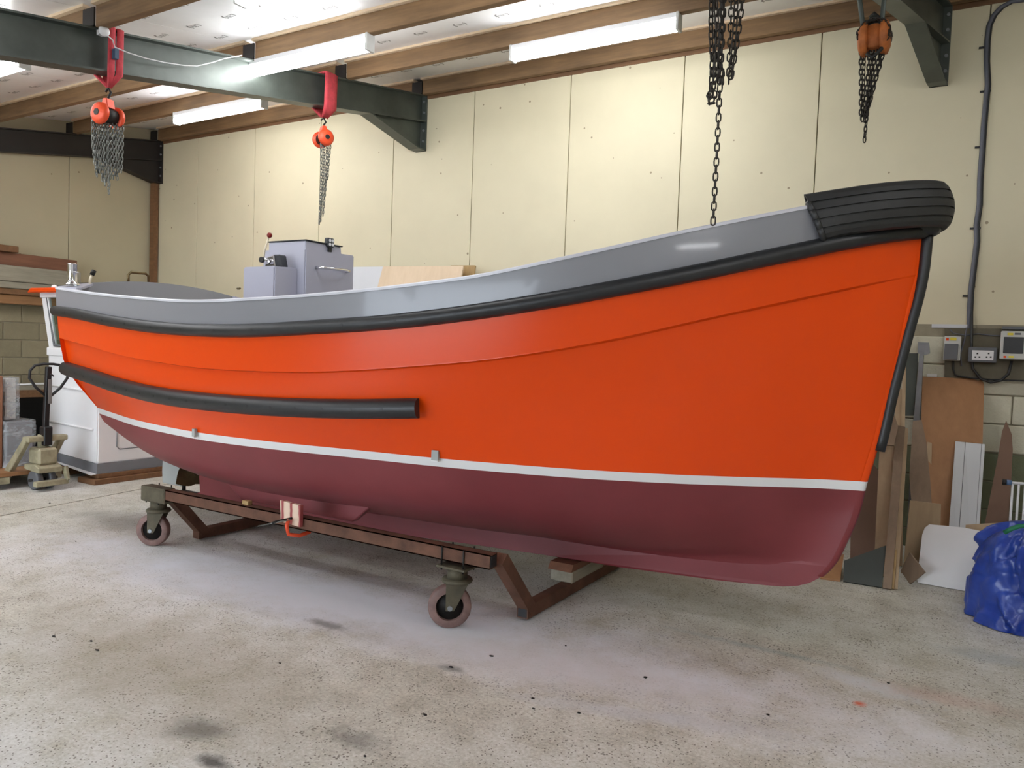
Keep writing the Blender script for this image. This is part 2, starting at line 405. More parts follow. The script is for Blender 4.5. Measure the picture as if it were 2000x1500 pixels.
# rafters
def ibeam(X, y0, y1, mat, parent, w=.15, h=.30, haunch=True, t=.014):
    mb = MB()
    def pt(x, y, dz): return Vector((x, y, zr(y)-.0+dz))
    def slab(x0, x1, d0, d1):
        mb.add([pt(x0,y0,d0), pt(x1,y0,d0), pt(x1,y1,d0), pt(x0,y1,d0), pt(x0,y0,d1), pt(x1,y0,d1), pt(x1,y1,d1), pt(x0,y1,d1)],
               [(0,3,2,1),(4,5,6,7),(0,1,5,4),(1,2,6,5),(2,3,7,6),(3,0,4,7)])
    slab(X-w/2, X+w/2, -t, 0); slab(X-w/2, X+w/2, -h, -h+t); slab(X-.006, X+.006, -h+t, -t)
    o = mb.build('rafter', mat, parent)
    if haunch:
        hz = MB(); ya = y1-.95; zb = zr(y1)-h-.33
        A = Vector((X, ya, zr(ya)-h)); B = Vector((X, y1-.02, zb))
        for s in (1,):
            hz.add([Vector((X-w/2, ya, A.z)), Vector((X+w/2, ya, A.z)), Vector((X+w/2, y1-.13, zb)), Vector((X-w/2, y1-.13, zb)),
                    Vector((X-w/2, ya, A.z+t)), Vector((X+w/2, ya, A.z+t)), Vector((X+w/2, y1-.13, zb+t)), Vector((X-w/2, y1-.13, zb+t))],
                   [(0,3,2,1),(4,5,6,7),(0,1,5,4),(1,2,6,5),(2,3,7,6),(3,0,4,7)])
        hz.box(X-w/2, X+w/2, y1-.13, y1, zb, zb+t)
        hz.prism([(X-.006, ya, A.z+t), (X-.006, y1-.03, zb+t), (X-.006, y1-.03, zr(y1)-h)], (.012, 0, 0))
        hz.build('haunch', mat, o)
        MB().box(X-w/2, X+w/2, y1-.02, y1, zb, zr(y1)).build('end_plate', mat, o)
        bl = MB()
        for zz in (zr(y1)-.08, zr(y1)-.2, zr(y1)-h-.1, zr(y1)-h-.22):
            for sx in (-.045, .045): bl.cyl((X+sx, y1-.035, zz), (X+sx, y1-.015, zz), .014, 6)
        bl.build('end_plate_bolts', M['galv'], o, kind='stuff')
    return o
ibeam(-5.56, YF, 7.08, M['steel'], ce)
fr = ibeam(-.365, YF, 7.08, M['steel'], ce, .13)
for o in [fr] + list(fr.children):          # this frame is set slightly out of square with the wall
    for v_ in o.data.vertices: v_.co.x += -.13*(7.0 - v_.co.y)
eb = ibeam(-10.38, YF, 7.08, M['steel_d'], ce, .14, .29)
MB().box(-10.46, -10.38, 6.98, 7.06, 0, 3.75).build('column', M['wood_d'], ce)
# purlins
PY = [6.98, 5.76, 4.63, 3.22, 1.95, .7, -.55, -1.8, -3.05, -4.3]
for i, y in enumerate(PY):
    for (x0, x1) in ((-10.3, -5.63), (-5.49, -.47), (-.33, XR)):
        z = zr(y)
        MB().box(x0, x1, y, y+.065, z, z+.155).build('purlin', M['wood'], ce, bevel=.004)
    for xr_ in (-10.38, -5.56, -.4):
        MB().box(xr_-.07, xr_+.07, y-.012, y, z, z+.14).box(xr_-.07, xr_+.07, y-.012, y+.07, z, z+.01).build('purlin_cleat', M['steel_d'], ce)
# yellow batten edges over the purlins
for y in PY[:5]:
    for (x0, x1) in ((-10.3, -5.6), (-5.5, XR)):
        MB().box(x0, x1, y-.03, y+.06, zr(y)+.155, zr(y)+.175).build('batten', M['ply_pale'], ce)
# roof boards, 1.2 m wide, between the purlins
ed = [7.2] + [y+.03 for y in PY[1:]] + [YF]
for a, c in zip(ed[1:], ed[:-1]):
    x = XL
    while x < XR-.01:
        x2 = min(x+2.4, XR); e = .18
        MB().add([(x+.003, a, zr(a)+e), (x2-.003, a, zr(a)+e), (x2-.003, c, zr(c)+e), (x+.003, c, zr(c)+e),
                  (x+.003, a, zr(a)+e+.04), (x2-.003, a, zr(a)+e+.04), (x2-.003, c, zr(c)+e+.04), (x+.003, c, zr(c)+e+.04)],
                 [(0,3,2,1),(4,5,6,7),(0,1,5,4),(1,2,6,5),(2,3,7,6),(3,0,4,7)]).build('roof_panel', M['ceil'], ce)
        x = x2
MB().add([(XL-.2, YF-.2, zr(YF)+.3), (XR+.2, YF-.2, zr(YF)+.3), (XR+.2, YB+.3, zr(YB)+.33), (XL-.2, YB+.3, zr(YB)+.33)], [(0,1,2,3)]).build('roof_skin', M['galv'], ce, fix=False)
# small printed marks on the foil boards
mk = MB()
for y in (6.15, 6.55, 5.05, 5.45, 3.65, 4.05, 4.4, 2.4, 2.85):
    x = XL + .2 + (y*3.1) % .4
    while x < 2:
        z = zr(y)+.177; q = .05
        def fl4(x0, x1, y0, y1): mk.add([(x0, y0, z+SL*(y0-y)-.001), (x1, y0, z+SL*(y0-y)-.001), (x1, y1, z+SL*(y1-y)-.001), (x0, y1, z+SL*(y1-y)-.001)], [(0,1,2,3)])
        fl4(x-.03, x+.03, y-.012, y-.004); fl4(x-.03, x+.02, y+.004, y+.012); fl4(x-.02, x+.03, y+.018, y+.024)
        for t in range(5):
            a = -.9+.36*t; cx = x-.055*math.cos(a) ; cy = y + .05*math.sin(a)
            fl4(cx-.006, cx+.006, cy-.01, cy+.01)
        for t in range(4):
            a = -.6+.36*t; cx = x+.06*math.cos(a); cy = y + .045*math.sin(a)
            fl4(cx-.005, cx+.005, cy-.009, cy+.009)
        x += .42
mk.build('printed_marks', M['paper'], ce, fix=False, kind='stuff')

# ------------------------------------------------------------------ fluorescent fittings
def tubelight(x, y, label, drop=.0, L=1.5):
    z = zr(y) - drop
    t = thing('fluorescent_light', (x, y, z), label, 'light', 'fluorescent battens under the roof timbers')
    MB().box(x-L/2, x+L/2, y-.04, y+.045, z-.045, z).build('batten_body', M['white_pl'], t, bevel=.006)
    MB().tube([(x-L/2+.02, y, z-.088), (x+L/2-.02, y, z-.088)], .047, 16).build('diffuser', M['white_em'], t)
    for sx in (-1, 1):
        xc = x+sx*(L/2-.004); MB().box(xc-.012, xc+.012, y-.045, y+.05, z-.135, z).build('end_cap', M['pale_pl'], t, bevel=.004)
    return t
tubelight(-2.83, 5.79, 'white fluorescent batten under the second roof timber from the wall, right of the steel rafter')
tubelight(-4.95, 4.66, 'white fluorescent batten beside the steel rafter, above the boat console')
tubelight(-7.45, 5.79, 'fluorescent batten under the roof timber behind the steel rafter, near the end wall')
tubelight(-7.25, 3.25, 'fluorescent batten cut off by the left edge of the photo, behind the rafter')
for (x, y, lb) in ((-6.7, 1.98, 'added fill light out of view past the left edge, over the boat stern quarter'), (.6, .73, 'added fill light out of view directly over the camera'),  # unseen battens added as fill light, except the inferred one above mid-boat
                   (1.75, 3.25, 'added fill light out of view to the right of the tyre'), (-5.2, .73, 'added fill light out of view above the camera to the left'), (-3.25, 3.25, 'batten light just out of view above the middle of the boat'),
                   (-6.6, -1.77, 'added fill light out of view behind the camera to the left'), (2.6, -1.77, 'added fill light out of view behind the camera to the right'),
                   (-7.9, .73, 'added fill light out of view past the left edge near the end wall')):
    t = tubelight(x, y, lb)

# ------------------------------------------------------------------ the boat
YC = 4.3
def interp(tab, x):
    xs = [p[0] for p in tab]; ys = [p[1] for p in tab]; n = len(xs)
    if x <= xs[0]:
        return ys[0] + (ys[1]-ys[0])/(xs[1]-xs[0])*(x-xs[0])
    if x >= xs[-1]: return ys[-1] + (ys[-1]-ys[-2])/(xs[-1]-xs[-2])*(x-xs[-1])*0
    h = [xs[i+1]-xs[i] for i in range(n-1)]; d = [(ys[i+1]-ys[i])/h[i] for i in range(n-1)]
    m = [d[0]] + [(d[i-1]*h[i]+d[i]*h[i-1])/(h[i]+h[i-1]) for i in range(1, n-1)] + [d[-1]]
    i = max(k for k in range(n-1) if xs[k] <= x); t = (x-xs[i])/h[i]
    return (2*t**3-3*t**2+1)*ys[i]+(t**3-2*t**2+t)*h[i]*m[i]+(-2*t**3+3*t**2)*ys[i+1]+(t**3-t**2)*h[i]*m[i+1]
XS = [-6.2,-5.7,-5.2,-4.6,-4,-3.4,-2.8,-2.2,-1.6,-1.2,-.8,-.5]
def T(vals, end): return list(zip(XS, vals)) + end
Bg = T([.955,1.05,1.13,1.2,1.235,1.235,1.2,1.11,.95,.79,.57,.35], [(-.34,.17),(-.25,.02)])
Bk = T([.925,1.03,1.11,1.18,1.215,1.215,1.17,1.07,.89,.71,.48,.27], [(-.36,.13),(-.264,.02)])
Bm = T([.855,.97,1.065,1.157,1.195,1.188,1.125,.985,.78,.6,.375,.17], [(-.42,.10),(-.335,.015)])
Bw = [(-6.2,.61),(-5.7,.775),(-5.3,.905),(-4.8,1.02),(-4.2,1.1),(-3.6,1.075),(-3.0,.985),(-2.5,.915),(-2.2,.85),(-1.55,.64),(-1.2,.465),(-.87,.255),(-.645,.106),(-.44,.012)]
Zg = [(-6.24,1.853),(-5.44,1.791),(-4.86,1.756),(-4.14,1.727),(-3.58,1.74),(-3.2,1.757),(-2.5,1.815),(-2.13,1.862),(-1.72,1.948),(-1.08,2.111),(-.59,2.243),(-.21,2.34)]
Zt = [(-6.24,1.699),(-5.86,1.678),(-5.07,1.616),(-4.56,1.585),(-4.14,1.575),(-3.57,1.585),(-3.2,1.607),(-2.5,1.665),(-2.09,1.724),(-1.71,1.793),(-1.12,1.924),(-.79,2.021),(-.52,2.103),(-.225,2.19)]
Zb = [(-6.24,1.639),(-5.86,1.62),(-5.07,1.553),(-4.56,1.524),(-4.13,1.512),(-3.63,1.516),(-3.2,1.539),(-2.5,1.593),(-2.08,1.648),(-1.71,1.716),(-1.37,1.797),(-1.12,1.86),(-.78,1.954),(-.52,2.032),(-.235,2.12)]
Zk = [(-6.24,1.46),(-5.6,1.412),(-5.1,1.363),(-4.5,1.328),(-4.15,1.315),(-3.65,1.317),(-3.2,1.331),(-2.5,1.393),(-2.1,1.443),(-1.73,1.513),(-1.38,1.6),(-1.14,1.672),(-.79,1.775),(-.52,1.857),(-.255,1.943)]
Zm = [(-6.2,1.19),(-5,1.13),(-4.2,1.11),(-3,1.14),(-2,1.22),(-1.2,1.33),(-.335,1.45)]
Z0 = [(-6.2,.64),(-5.8,.52),(-5.4,.43),(-5,.37),(-4.4,.33),(-3.5,.31),(-2.5,.31),(-1.5,.33),(-1,.36),(-.75,.40),(-.62,.45)]
XA = -6.2
def xw(z):   # stem profile: X at height z
    tab = [(.289,-.734),(.35,-.634),(.423,-.575),(.555,-.519),(.696,-.473),(.886,-.439),(1.075,-.397),(1.366,-.352),(1.65,-.302),(1.79,-.277),(1.93,-.264),(2.13,-.256),(2.4,-.245)]
    return interp(tab, z)
def lerp(a, b, t): return a+(b-a)*t
def smooth(a, b, x): t = max(0, min(1, (x-a)/(b-a))); return t*t*(3-2*t)
def level(k, u):
    """point (x, half breadth, z) on level k at fraction u of its own length"""
    ENDZ = [2.34, 2.19, 2.12, 1.943, 1.45, .886, .838, .72, .60, .50, .42, .36]
    xs = xw(ENDZ[k]); x = XA + (xs-XA)*u
    if k == 0: return x, interp(Bg, x), interp(Zg, x)
    if k == 1: return x, interp(Bg, x)-.003, interp(Zt, x)
    if k == 2: return x, lerp(interp(Bg, x), interp(Bk, x), .35), interp(Zb, x)
    if k == 3: return x, interp(Bk, x), interp(Zk, x)
    if k == 4: return x, interp(Bm, x), interp(Zm, x)
    W = interp(Bw, x); fo = smooth(-2.9, -1.1, x)
    if k == 5: return x, W, .886
    if k == 6: return x, W-.014*smooth(-.44, -.9, x) , .838
    fr = [(.875, .55), (.68, .31), (.42, .14), (.17, .045), (.05, 0)][k-7]
    frV = [(.74, .60), (.50, .34), (.29, .16), (.13, .06), (.06, 0)][k-7]
    z0 = interp(Z0, x); a = lerp(fr[0], frV[0], fo); c = lerp(fr[1], frV[1], fo)
    z = z0 + (.838-z0)*c; bb = max(.02, W*a)
    if k == 11: bb = lerp(.045, .02, smooth(-1.6, -.7, x))
    e = smooth(-1.5, xs, x); z = lerp(z, ENDZ[k], e); bb = lerp(bb, .018, smooth(-.9, xs, x)) if x > -.9 else bb
    return x, bb, z
NU = 72
US = [1-(1-i/NU)**1.35 for i in range(NU+1)]
def section(u, ks, sub, inset=0):
    """smooth section through levels ks (list), subdivided"""
    P = [Vector(level(k, u)) for k in ks]; out = []
    for i in range(len(P)-1):
        p0 = P[max(i-1, 0)]; p1 = P[i]; p2 = P[i+1]; p3 = P[min(i+2, len(P)-1)]
        for s in range(sub):
            t = s/sub
            out.append(.5*((2*p1)+(-p0+p2)*t+(2*p0-5*p1+4*p2-p3)*t*t+(-p0+3*p1-3*p2+p3)*t**3))
    out.append(P[-1]); return out
def side(pts, s): return [Vector((p.x, YC - s*p.y, p.z)) for p in pts]
boat = thing('boat', (-3.2, YC, 0), 'orange open workboat with grey bulwark and maroon bottom standing on a wheeled trolley', 'boat')
def shell(name, mat, ks, sub, pick=None, inset=0.0, label=None):
    mb = MB()
    for s in (1, -1):
        rows = []
        for u in US:
            p = section(u, ks, sub)
            if pick: p = p[pick[0]:pick[1]]
            if inset: p = [Vector((q.x, max(.012, q.y-inset), q.z)) for q in p]
            rows.append(side(p, s))
        mb.grid(rows)
    return mb.build(name, mat, boat, fix=False, weld=False, label=label)
LOW = [3, 4, 5, 6, 7, 8, 9, 10, 11]; SB = 4
shell('bulwark', M['grey'], [0, 1, 2], 3, None)
shell('sheer_strake', M['orange'], [1, 2, 3], 4, (3, None))
# the lapped step under the sheer strake
mb = MB()
for s in (1, -1):
    rows = []
    for u in US:
        x, bb, z = level(3, u); st = .030*smooth(.995, .95, u)+.004
        rows.append(side([Vector((x, bb, z)), Vector((x, bb, z-.003)), Vector((x, max(.012, bb-st), z-.010)), Vector((x, max(.012, bb-st-.002), z-.014))], s))
    mb.grid(rows, smooth=False)
mb.build('strake_edge', M['orange'], boat, fix=False)
def lowpart(name, mat, a, c):
    mb = MB()
    for s in (1, -1):
        rows = []
        for u in US:
            st = .030*smooth(.995, .95, u)+.004
            p = section(u, LOW, SB)[a*SB:c*SB+1]
            if name == 'boot_stripe': p = [p[0], p[-1]]
            q = []
            for j, v_ in enumerate(p):
                lvl = (a + j/SB) if name != 'boot_stripe' else 2+j; ins = st*(1 if lvl < 1 else max(0, 1-(lvl-1)))
                q.append(Vector((v_.x, max(.012, v_.y-ins), v_.z - (.012 if lvl == 0 else 0))))
            rows.append(side(q, s))
        mb.grid(rows)
    return mb.build(name, mat, boat, fix=False)
lowpart('topside', M['orange'], 0, 2)
lowpart('boot_stripe', M['stripe'], 2, 3)
lowpart('hull_bottom', M['antifoul'], 3, 8)
# stem bar: closes the two sides along the profile
def stemface(name, mat, z0, z1, w0=.02, n=14, ext=.012):
    mb = MB(); rows = []
    for i in range(n+1):
        z = lerp(z0, z1, i/n); x = xw(z)
        rows.append([Vector((x-.02, YC-w0-.004, z)), Vector((x+ext*.4, YC-w0*.9, z)), Vector((x+ext, YC, z)), Vector((x+ext*.4, YC+w0*.9, z)), Vector((x-.02, YC+w0+.004, z))])
    mb.grid(rows); return mb.build(name, mat, boat, fix=False)
stemface('stem_top', M['orange'], .886, 2.12)
stemface('stem_stripe', M['stripe'], .838, .886, n=2)
stemface('stem_foot', M['antifoul'], .36, .838)
# keel with sternpost
top = [(-5.66, .50), (-5.4, .45), (-4.4, .35), (-2.5, .33), (-1.2, .38), (-.9, .44), (-.64, .44)]
bot = [(-.585, .42), (-.605, .38), (-.634, .35), (-.68, .315), (-.734, .291), (-.81, .272), (-.9, .262), (-1.17, .243), (-1.73, .217), (-2.25, .203), (-2.77, .182), (-3.4, .15), (-4.4, .13), (-5.5, .122), (-5.66, .125), (-5.66, .16), (-5.62, .17)]
mb = MB(); poly = top + bot
for s in (-1, 1):
    mb.add([(x, YC+s*(.045 if x < -1.6 else lerp(.045, .018, smooth(-1.6, -.7, x))), z) for x, z in poly], [tuple(range(len(poly)))])
n_ = len(poly); mb.f += [[i, (i+1) % n_, n_+(i+1) % n_, n_+i] for i in range(n_)]; mb.sm += [False]*n_
mb.build('keel', M['antifoul'], boat)
# transom
mb = MB(); P = [Vector((x, bb, z)) for x, bb, z in [level(k, 0) for k in range(12)]]
ts = [p for p in section(0, [0,1,2,3,4,5,6,7,8,9,10,11], 3)]
ring = [(p.y, p.z) for p in ts]
mb.add([(XA, YC-bb, z) for bb, z in ring] + [(XA, YC+bb, z) for bb, z in reversed(ring)], [tuple(range(2*len(ring)))])
mb.build('transom', M['orange'], boat)
# cambered transom bulwark with inner face
NT_ = 24; rows = []
for i in range(NT_+1):
    y = lerp(-.955, .955, i/NT_); zc = 1.853 + .115*(1-(y/.955)**2); bx = -.05*(1-(y/.955)**2)
    rows.append([Vector((XA+.03, YC+y*.97, 1.70)), Vector((XA+bx-.004, YC+y, zc)), Vector((XA+bx+.05, YC+y, zc)), Vector((XA+.06, YC+y*.93, 1.5))])
mb = MB(); mb.grid(rows, smooth=False); mb.build('transom_bulwark', M['grey'], boat, fix=False)
# bulwark cap and inner face
mb = MB(); cap = MB()
for s in (1, -1):
    rows = []; rc = []
    for u in US:
        x, bb, z = level(0, u); bi = max(.0, bb-.05)
        xk, bk, zk = level(3, u); xm, bm_, zm = level(4, u)
        rows.append(side([Vector((x-.0, bi, z)), Vector((min(x, xk), max(0, bk-.055), zk)), Vector((min(x, xm), max(0, bm_-.06), max(zm, 1.2)+.02))], s))
        rc.append(side([Vector((x, bb+.006, z-.014)), Vector((x, bb+.007, z-.002)), Vector((x, bb, z+.004)), Vector((x, bi, z+.004)), Vector((x, max(0, bi-.006), z-.01))], s))
    mb.grid(rows); cap.grid(rc, smooth=False)
mb.build('inner_bulwark', M['grey_lt'], boat, fix=False); cap.build('gunwale_cap', plain('highlit_grey_cap', (206, 206, 214), .3, 0, .02, 3), boat, fix=False)  # cap coloured paler than the bulwark to paint in its bright edge highlight
mb = MB(); L_ = [Vector((level(4, u)[0]-.02, max(.004, level(4, u)[1]-.05), max(1.3, level(4, u)[2]+.03))) for u in US]
mb.grid([[Vector((p.x, YC-p.y, p.z)), Vector((p.x, YC+p.y, p.z))] for p in L_], smooth=False); mb.build('deck', M['grey'], boat, fix=False)
# foredeck just below the cap at the bow and quarter knees aft
U2 = [u for u in US if level(0, u)[0] > -.75]
mb = MB(); mb.grid([[Vector((level(0,u)[0], YC-max(.01, level(0,u)[1]-.03), level(0,u)[2]-.01)), Vector((level(0,u)[0], YC+max(.01, level(0,u)[1]-.03), level(0,u)[2]-.01))] for u in U2], smooth=False)
mb.build('foredeck', M['grey'], boat, fix=False)
for s in (1, -1):
    MB().prism([(XA+.0, YC-s*.945, 1.842), (XA+.30, YC-s*.965, 1.826), (XA+.29, YC-s*.92, 1.832), (XA+.07, YC-s*.70, 1.885), (XA+.0, YC-s*.70, 1.89)], (0, 0, .018)).build('quarter_knee', M['grey_lt'], boat)
# fenders: D-section rubber following the hull
def fender(name, kz, u0, u1, hh, pr, n=64, wrap=False, s=1, kfun=None, off=0.0):
    rows = []
    pts = []
    for i in range(n+1):
        u = lerp(u0, u1, i/n); pts.append(Vector(kfun(u)))
    for i, p in enumerate(pts):
        t = (pts[min(i+1, n)]-pts[max(i-1, 0)]).normalized()
        up = Vector((0, 0, 1)); o = t.cross(up); 
        if o.y < 0: o = -o
        if o.length < 1e-4: o = Vector((0, 1, 0))
        o.normalize(); upp = o.cross(t).normalized()
        if upp.z < 0: upp = -upp
        prof = [(-.01, -.5), (.35, -.5), (.78, -.36), (1, -.12), (1, .12), (.78, .36), (.35, .5), (-.01, .5)]
        if i in (0, n): prof = [(a, c*.98) for a, c in prof]
        rows.append(side([p + o*(a*pr+off) + upp*(c*hh) for a, c in prof], s))
    mb = MB(); mb.grid(rows)
    for r in (rows[0], rows[-1]): mb.add(r, [tuple(range(len(r)))])
    return mb, rows
def kr(u):
    a = level(1, u); c = level(2, u); return ((a[0]+c[0])/2, max(.012, (a[1]+c[1])/2), (a[2]+c[2])/2)
for s in (1, -1):
    mb, rows = fender('rub_rail', 0, 0.0, 1.0, .078, .05, 90, s=s, kfun=kr)
    if s == 1:
        e = kr(0)
        for z in (0,): mb.tube([(XA-.03, YC-e[1]+.05, e[2]), (XA-.005, YC-e[1]-.02, e[2])], .036, 10)
    ro = mb.build('rub_rail', M['rubber'], boat, fix=True)
    if s == 1:
        mb2 = MB()
        for i in range(5, 84, 5):
            r = rows[i]; c = (r[3]+r[4])/2; o = (c-(r[0]+r[7])/2).normalized(); mb2.cyl(c-o*.004, c+o*.0015, .009, 8)
        mb2.build('bolt_holes', M['blackc'], ro, kind='stuff')
        jt = rows[int(90*.50)]
# bow nose of the rub rail
mb = MB(); zc = (2.19+2.12)/2+.01
mb.tube([(-.34, YC-.11, zc-.012), (-.26, YC-.06, zc), (-.21, YC-.02, zc+.008), (-.205, YC+.02, zc+.008), (-.26, YC+.06, zc), (-.34, YC+.11, zc-.012)], .048, 10)
mb.build('rail_nose', M['rubber'], boat)
def kf(u):   # side fender centre line
    x, b1, z1 = level(4, u)
    x = lerp(-6.24, -2.51, u); 
    zt = interp([(-6.44,1.293),(-5.7,1.266),(-5.16,1.213),(-4.6,1.18),(-4.17,1.176),(-3.47,1.181),(-2.93,1.207),(-2.5,1.237)], x)
    zb_ = interp([(-6.45,1.191),(-5.8,1.138),(-5.2,1.1),(-4.63,1.076),(-4.18,1.068),(-3.49,1.083),(-2.93,1.106),(-2.5,1.135)], x)
    zc = (zt+zb_)/2-.02
    # half breadth of the hull at this height, between strake and waterline
    zk = interp(Zk, x); zm = interp(Zm, x); bm_ = interp(Bm, x); bk_ = interp(Bk, x)
    bb = lerp(bm_, bk_, max(-.5, min(1, (zc-zm)/(zk-zm))))
    return (x, bb-.012, zc)
for s in (1, -1):
    mb, rows = fender('side_fender', 0, 0, 1, .108, .062, 60, s=s, kfun=kf)
    fo_ = mb.build('side_fender', M['rubber'], boat, fix=True)
    if s == 1:
        mb2 = MB()
        for i in list(range(6, 60, 3)):
            r = rows[i]; c = (r[3]+r[4])/2; o = (c-(r[0]+r[7])/2).normalized(); mb2.cyl(c-o*.004, c+o*.0015, .009, 8)
        mb2.build('bolt_holes', M['blackc'], fo_, kind='stuff')
    p = rows[0]; c = sum(p, Vector())/len(p)
    MB().sphere(c+Vector((-.0, s*.012, 0)), .05, 12, (1, .7, 1.05)).build('fender_end', M['rubber'], fo_)
# stem fender
pts = [(xw(z)+.020+.012*smooth(1.7, 2.0, z), YC, z) for z in np.linspace(1.05, 2.14, 22)]
MB().tube(pts, .027, 10).build('stem_fender', M['rubber'], boat)
# bilge keels
for s in (1, -1):
    q = [(-4.50, .535), (-3.02, .575), (-3.24, .39), (-4.26, .395)]
    MB().prism([(x, YC-s*(.73+(.02 if z < .45 else 0)), z) for x, z in q], (0, s*.05, 0)).build('bilge_keel', M['antifoul'], boat, bevel=.006)
# inlets in the topside
for (px_, py_, w_, h_) in ((851, 889, .042, .055), (381, 845, .03, .05)):
    lo_, hi_ = 2.0, 9.0
    d = ray(px_, py_)
    def bdiff(t):
        P = CAMP + d*t; return P.y - (YC - interp(Bw, P.x)-.012)
    for _ in range(50):
        mid_ = (lo_+hi_)/2
        if bdiff(mid_) < 0: lo_ = mid_
        else: hi_ = mid_
    P = CAMP + d*lo_; e = .02; tx = Vector((1, -(interp(Bw, P.x+e)-interp(Bw, P.x-e))/(2*e), 0)).normalized(); nn = Vector((tx.y, -tx.x, 0))
    if nn.y > 0: nn = -nn
    A = P + nn*.004
    fr_ = MB(); fr_.bar(A - tx*w_/2*.95, A + tx*w_/2*.95, .02, h_, up=(0, 0, 1)); it = fr_.build('water_inlet', M['rudder'], boat)
    MB().bar(A - tx*w_/2 - Vector((0,0,h_/2+.003)) + nn*.004, A + tx*w_/2 - Vector((0,0,h_/2+.003)) + nn*.004, .02, .006).build('inlet_lip', M['stripe'], it)
# rudder, propeller
MB().prism([(-6.19, YC-.012, .18), (-5.93, YC-.012, .18), (-5.90, YC-.012, .26), (-5.92, YC-.012, .50), (-6.17, YC-.012, .62), (-6.20, YC-.012, .3)], (0, .024, 0)).build('rudder', M['rudder'], boat, bevel=.006)
MB().cyl((-5.9, YC, .13), (-5.9, YC, .50), .016, 10).build('rudder_stock', M['iron'], boat)
MB().box(-5.93, -5.62, YC-.02, YC+.02, .125, .15).build('skeg_bar', M['iron'], boat)
hub = MB().lathe((-5.80, YC, .335), (1, 0, 0), [(.0, -.04), (.018, -.035), (.026, -.01), (.03, .04), (.03, .14), (0, .14)], 14).build('propeller_hub', M['chrome'], boat)
for k in range(3):
    a0 = k*2*PI/3 + 3.6; rows = []
    for i in range(8):
        r = .02 + .18*i/7; wd = .098*math.sin(PI*min(1, .22+.78*i/7)**.8)+.004; tw = 1.0-.5*i/7
        row = []
        for j in range(7):
            q = (j/6-.5)*2*wd; row.append(Vector((-5.76 + q*math.sin(tw)*.5, YC + r*math.cos(a0)-q*math.cos(tw*.6)*math.sin(a0), .335 + r*math.sin(a0)+q*math.cos(tw*.6)*math.cos(a0))))
        rows.append(row)
    MB().grid(rows).build('propeller_blade', M['bronze'], boat, fix=False)
# console
con = MB().prism([(-4.66, 4.045, 1.34), (-4.66, 4.56, 1.34), (-4.66, 4.56, 2.185), (-4.66, 4.045, 2.175)], (.45, 0, 0)).build('console', M['grey_lt'], boat, bevel=.009, seg=2)
MB().prism([(-4.62, 4.062, 2.17), (-4.62, 4.44, 2.17), (-4.62, 4.43, 2.235), (-4.62, 4.062, 2.235)], (.39, 0, 0)).build('console_coaming', M['grey_lt'], con, bevel=.006)
MB().box(-4.63, -4.22, 4.055, 4.44, 2.236, 2.243).build('rubber_trim', M['rubber'], con, bevel=.002)
con2 = MB().prism([(-4.62, 3.83, 1.34), (-4.62, 4.05, 1.34), (-4.62, 4.05, 2.035), (-4.62, 3.83, 2.025)], (.33, 0, 0)).build('control_pedestal', M['grey_lt'], boat, bevel=.009, seg=2)
cx, cy = -4.42, 3.95
MB().prism([(cx+.02, cy-.03, 2.03), (cx+.10, cy-.03, 2.03), (cx+.075, cy-.03, 2.12), (cx+.0, cy-.03, 2.12)], (0, .07, 0)).build('control_head', M['dark_pl'], con2, bevel=.008)
MB().prism([(cx-.06, cy-.045, 2.03), (cx+.05, cy-.045, 2.03), (cx+.03, cy-.045, 2.115), (cx-.05, cy-.045, 2.10)], (0, .05, 0)).build('chrome_cover', M['chrome'], con2, bevel=.008)
MB().tube([(cx-.02, cy-.05, 2.07), (cx-.02, cy-.10, 2.075)], .02, 12).build('lever_boss', M['chrome'], con2)
MB().tube([(cx-.02, cy-.095, 2.075), (cx-.02, cy-.115, 2.075)], .021, 12).build('lever_cap', M['blackc'], con2)
MB().tube([(cx-.015, cy-.09, 2.09), (cx-.01, cy-.09, 2.15), (cx+.03, cy-.09, 2.235)], [.005, .008, .006], 8).build('throttle_lever', M['cream_hose'], con2)
MB().sphere((cx+.038, cy-.09, 2.25), .02, 12).build('lever_knob', M['redknob'], con2)
# grab handle on the console front
pts = [(-4.21, 4.15, 2.045), (-4.16, 4.16, 2.045), (-4.145, 4.19, 2.045), (-4.145, 4.40, 2.05), (-4.16, 4.45, 2.05), (-4.205, 4.47, 2.05)]
MB().tube(pts, .012, 10).build('grab_handle', M['chrome'], con)
# work lamp
lm = MB().box(-4.25, -4.205, 4.265, 4.335, 2.215, 2.285).build('work_lamp', M['dark_pl'], con, bevel=.008)
for (yy, zz) in ((4.285, 2.265), (4.315, 2.265), (4.285, 2.235), (4.315, 2.235)):
    MB().cyl((-4.207, yy, zz), (-4.202, yy, zz), .012, 10).build('lamp_lens', M['white_pl'], con)
MB().box(-4.235, -4.215, 4.285, 4.315, 2.18, 2.216).build('lamp_bracket', M['blackc'], con)
MB().cyl((-4.66, 3.84, 1.87), (-4.69, 3.84, 1.87), .008, 8).build('brass_stub', M['bronze'], con2)
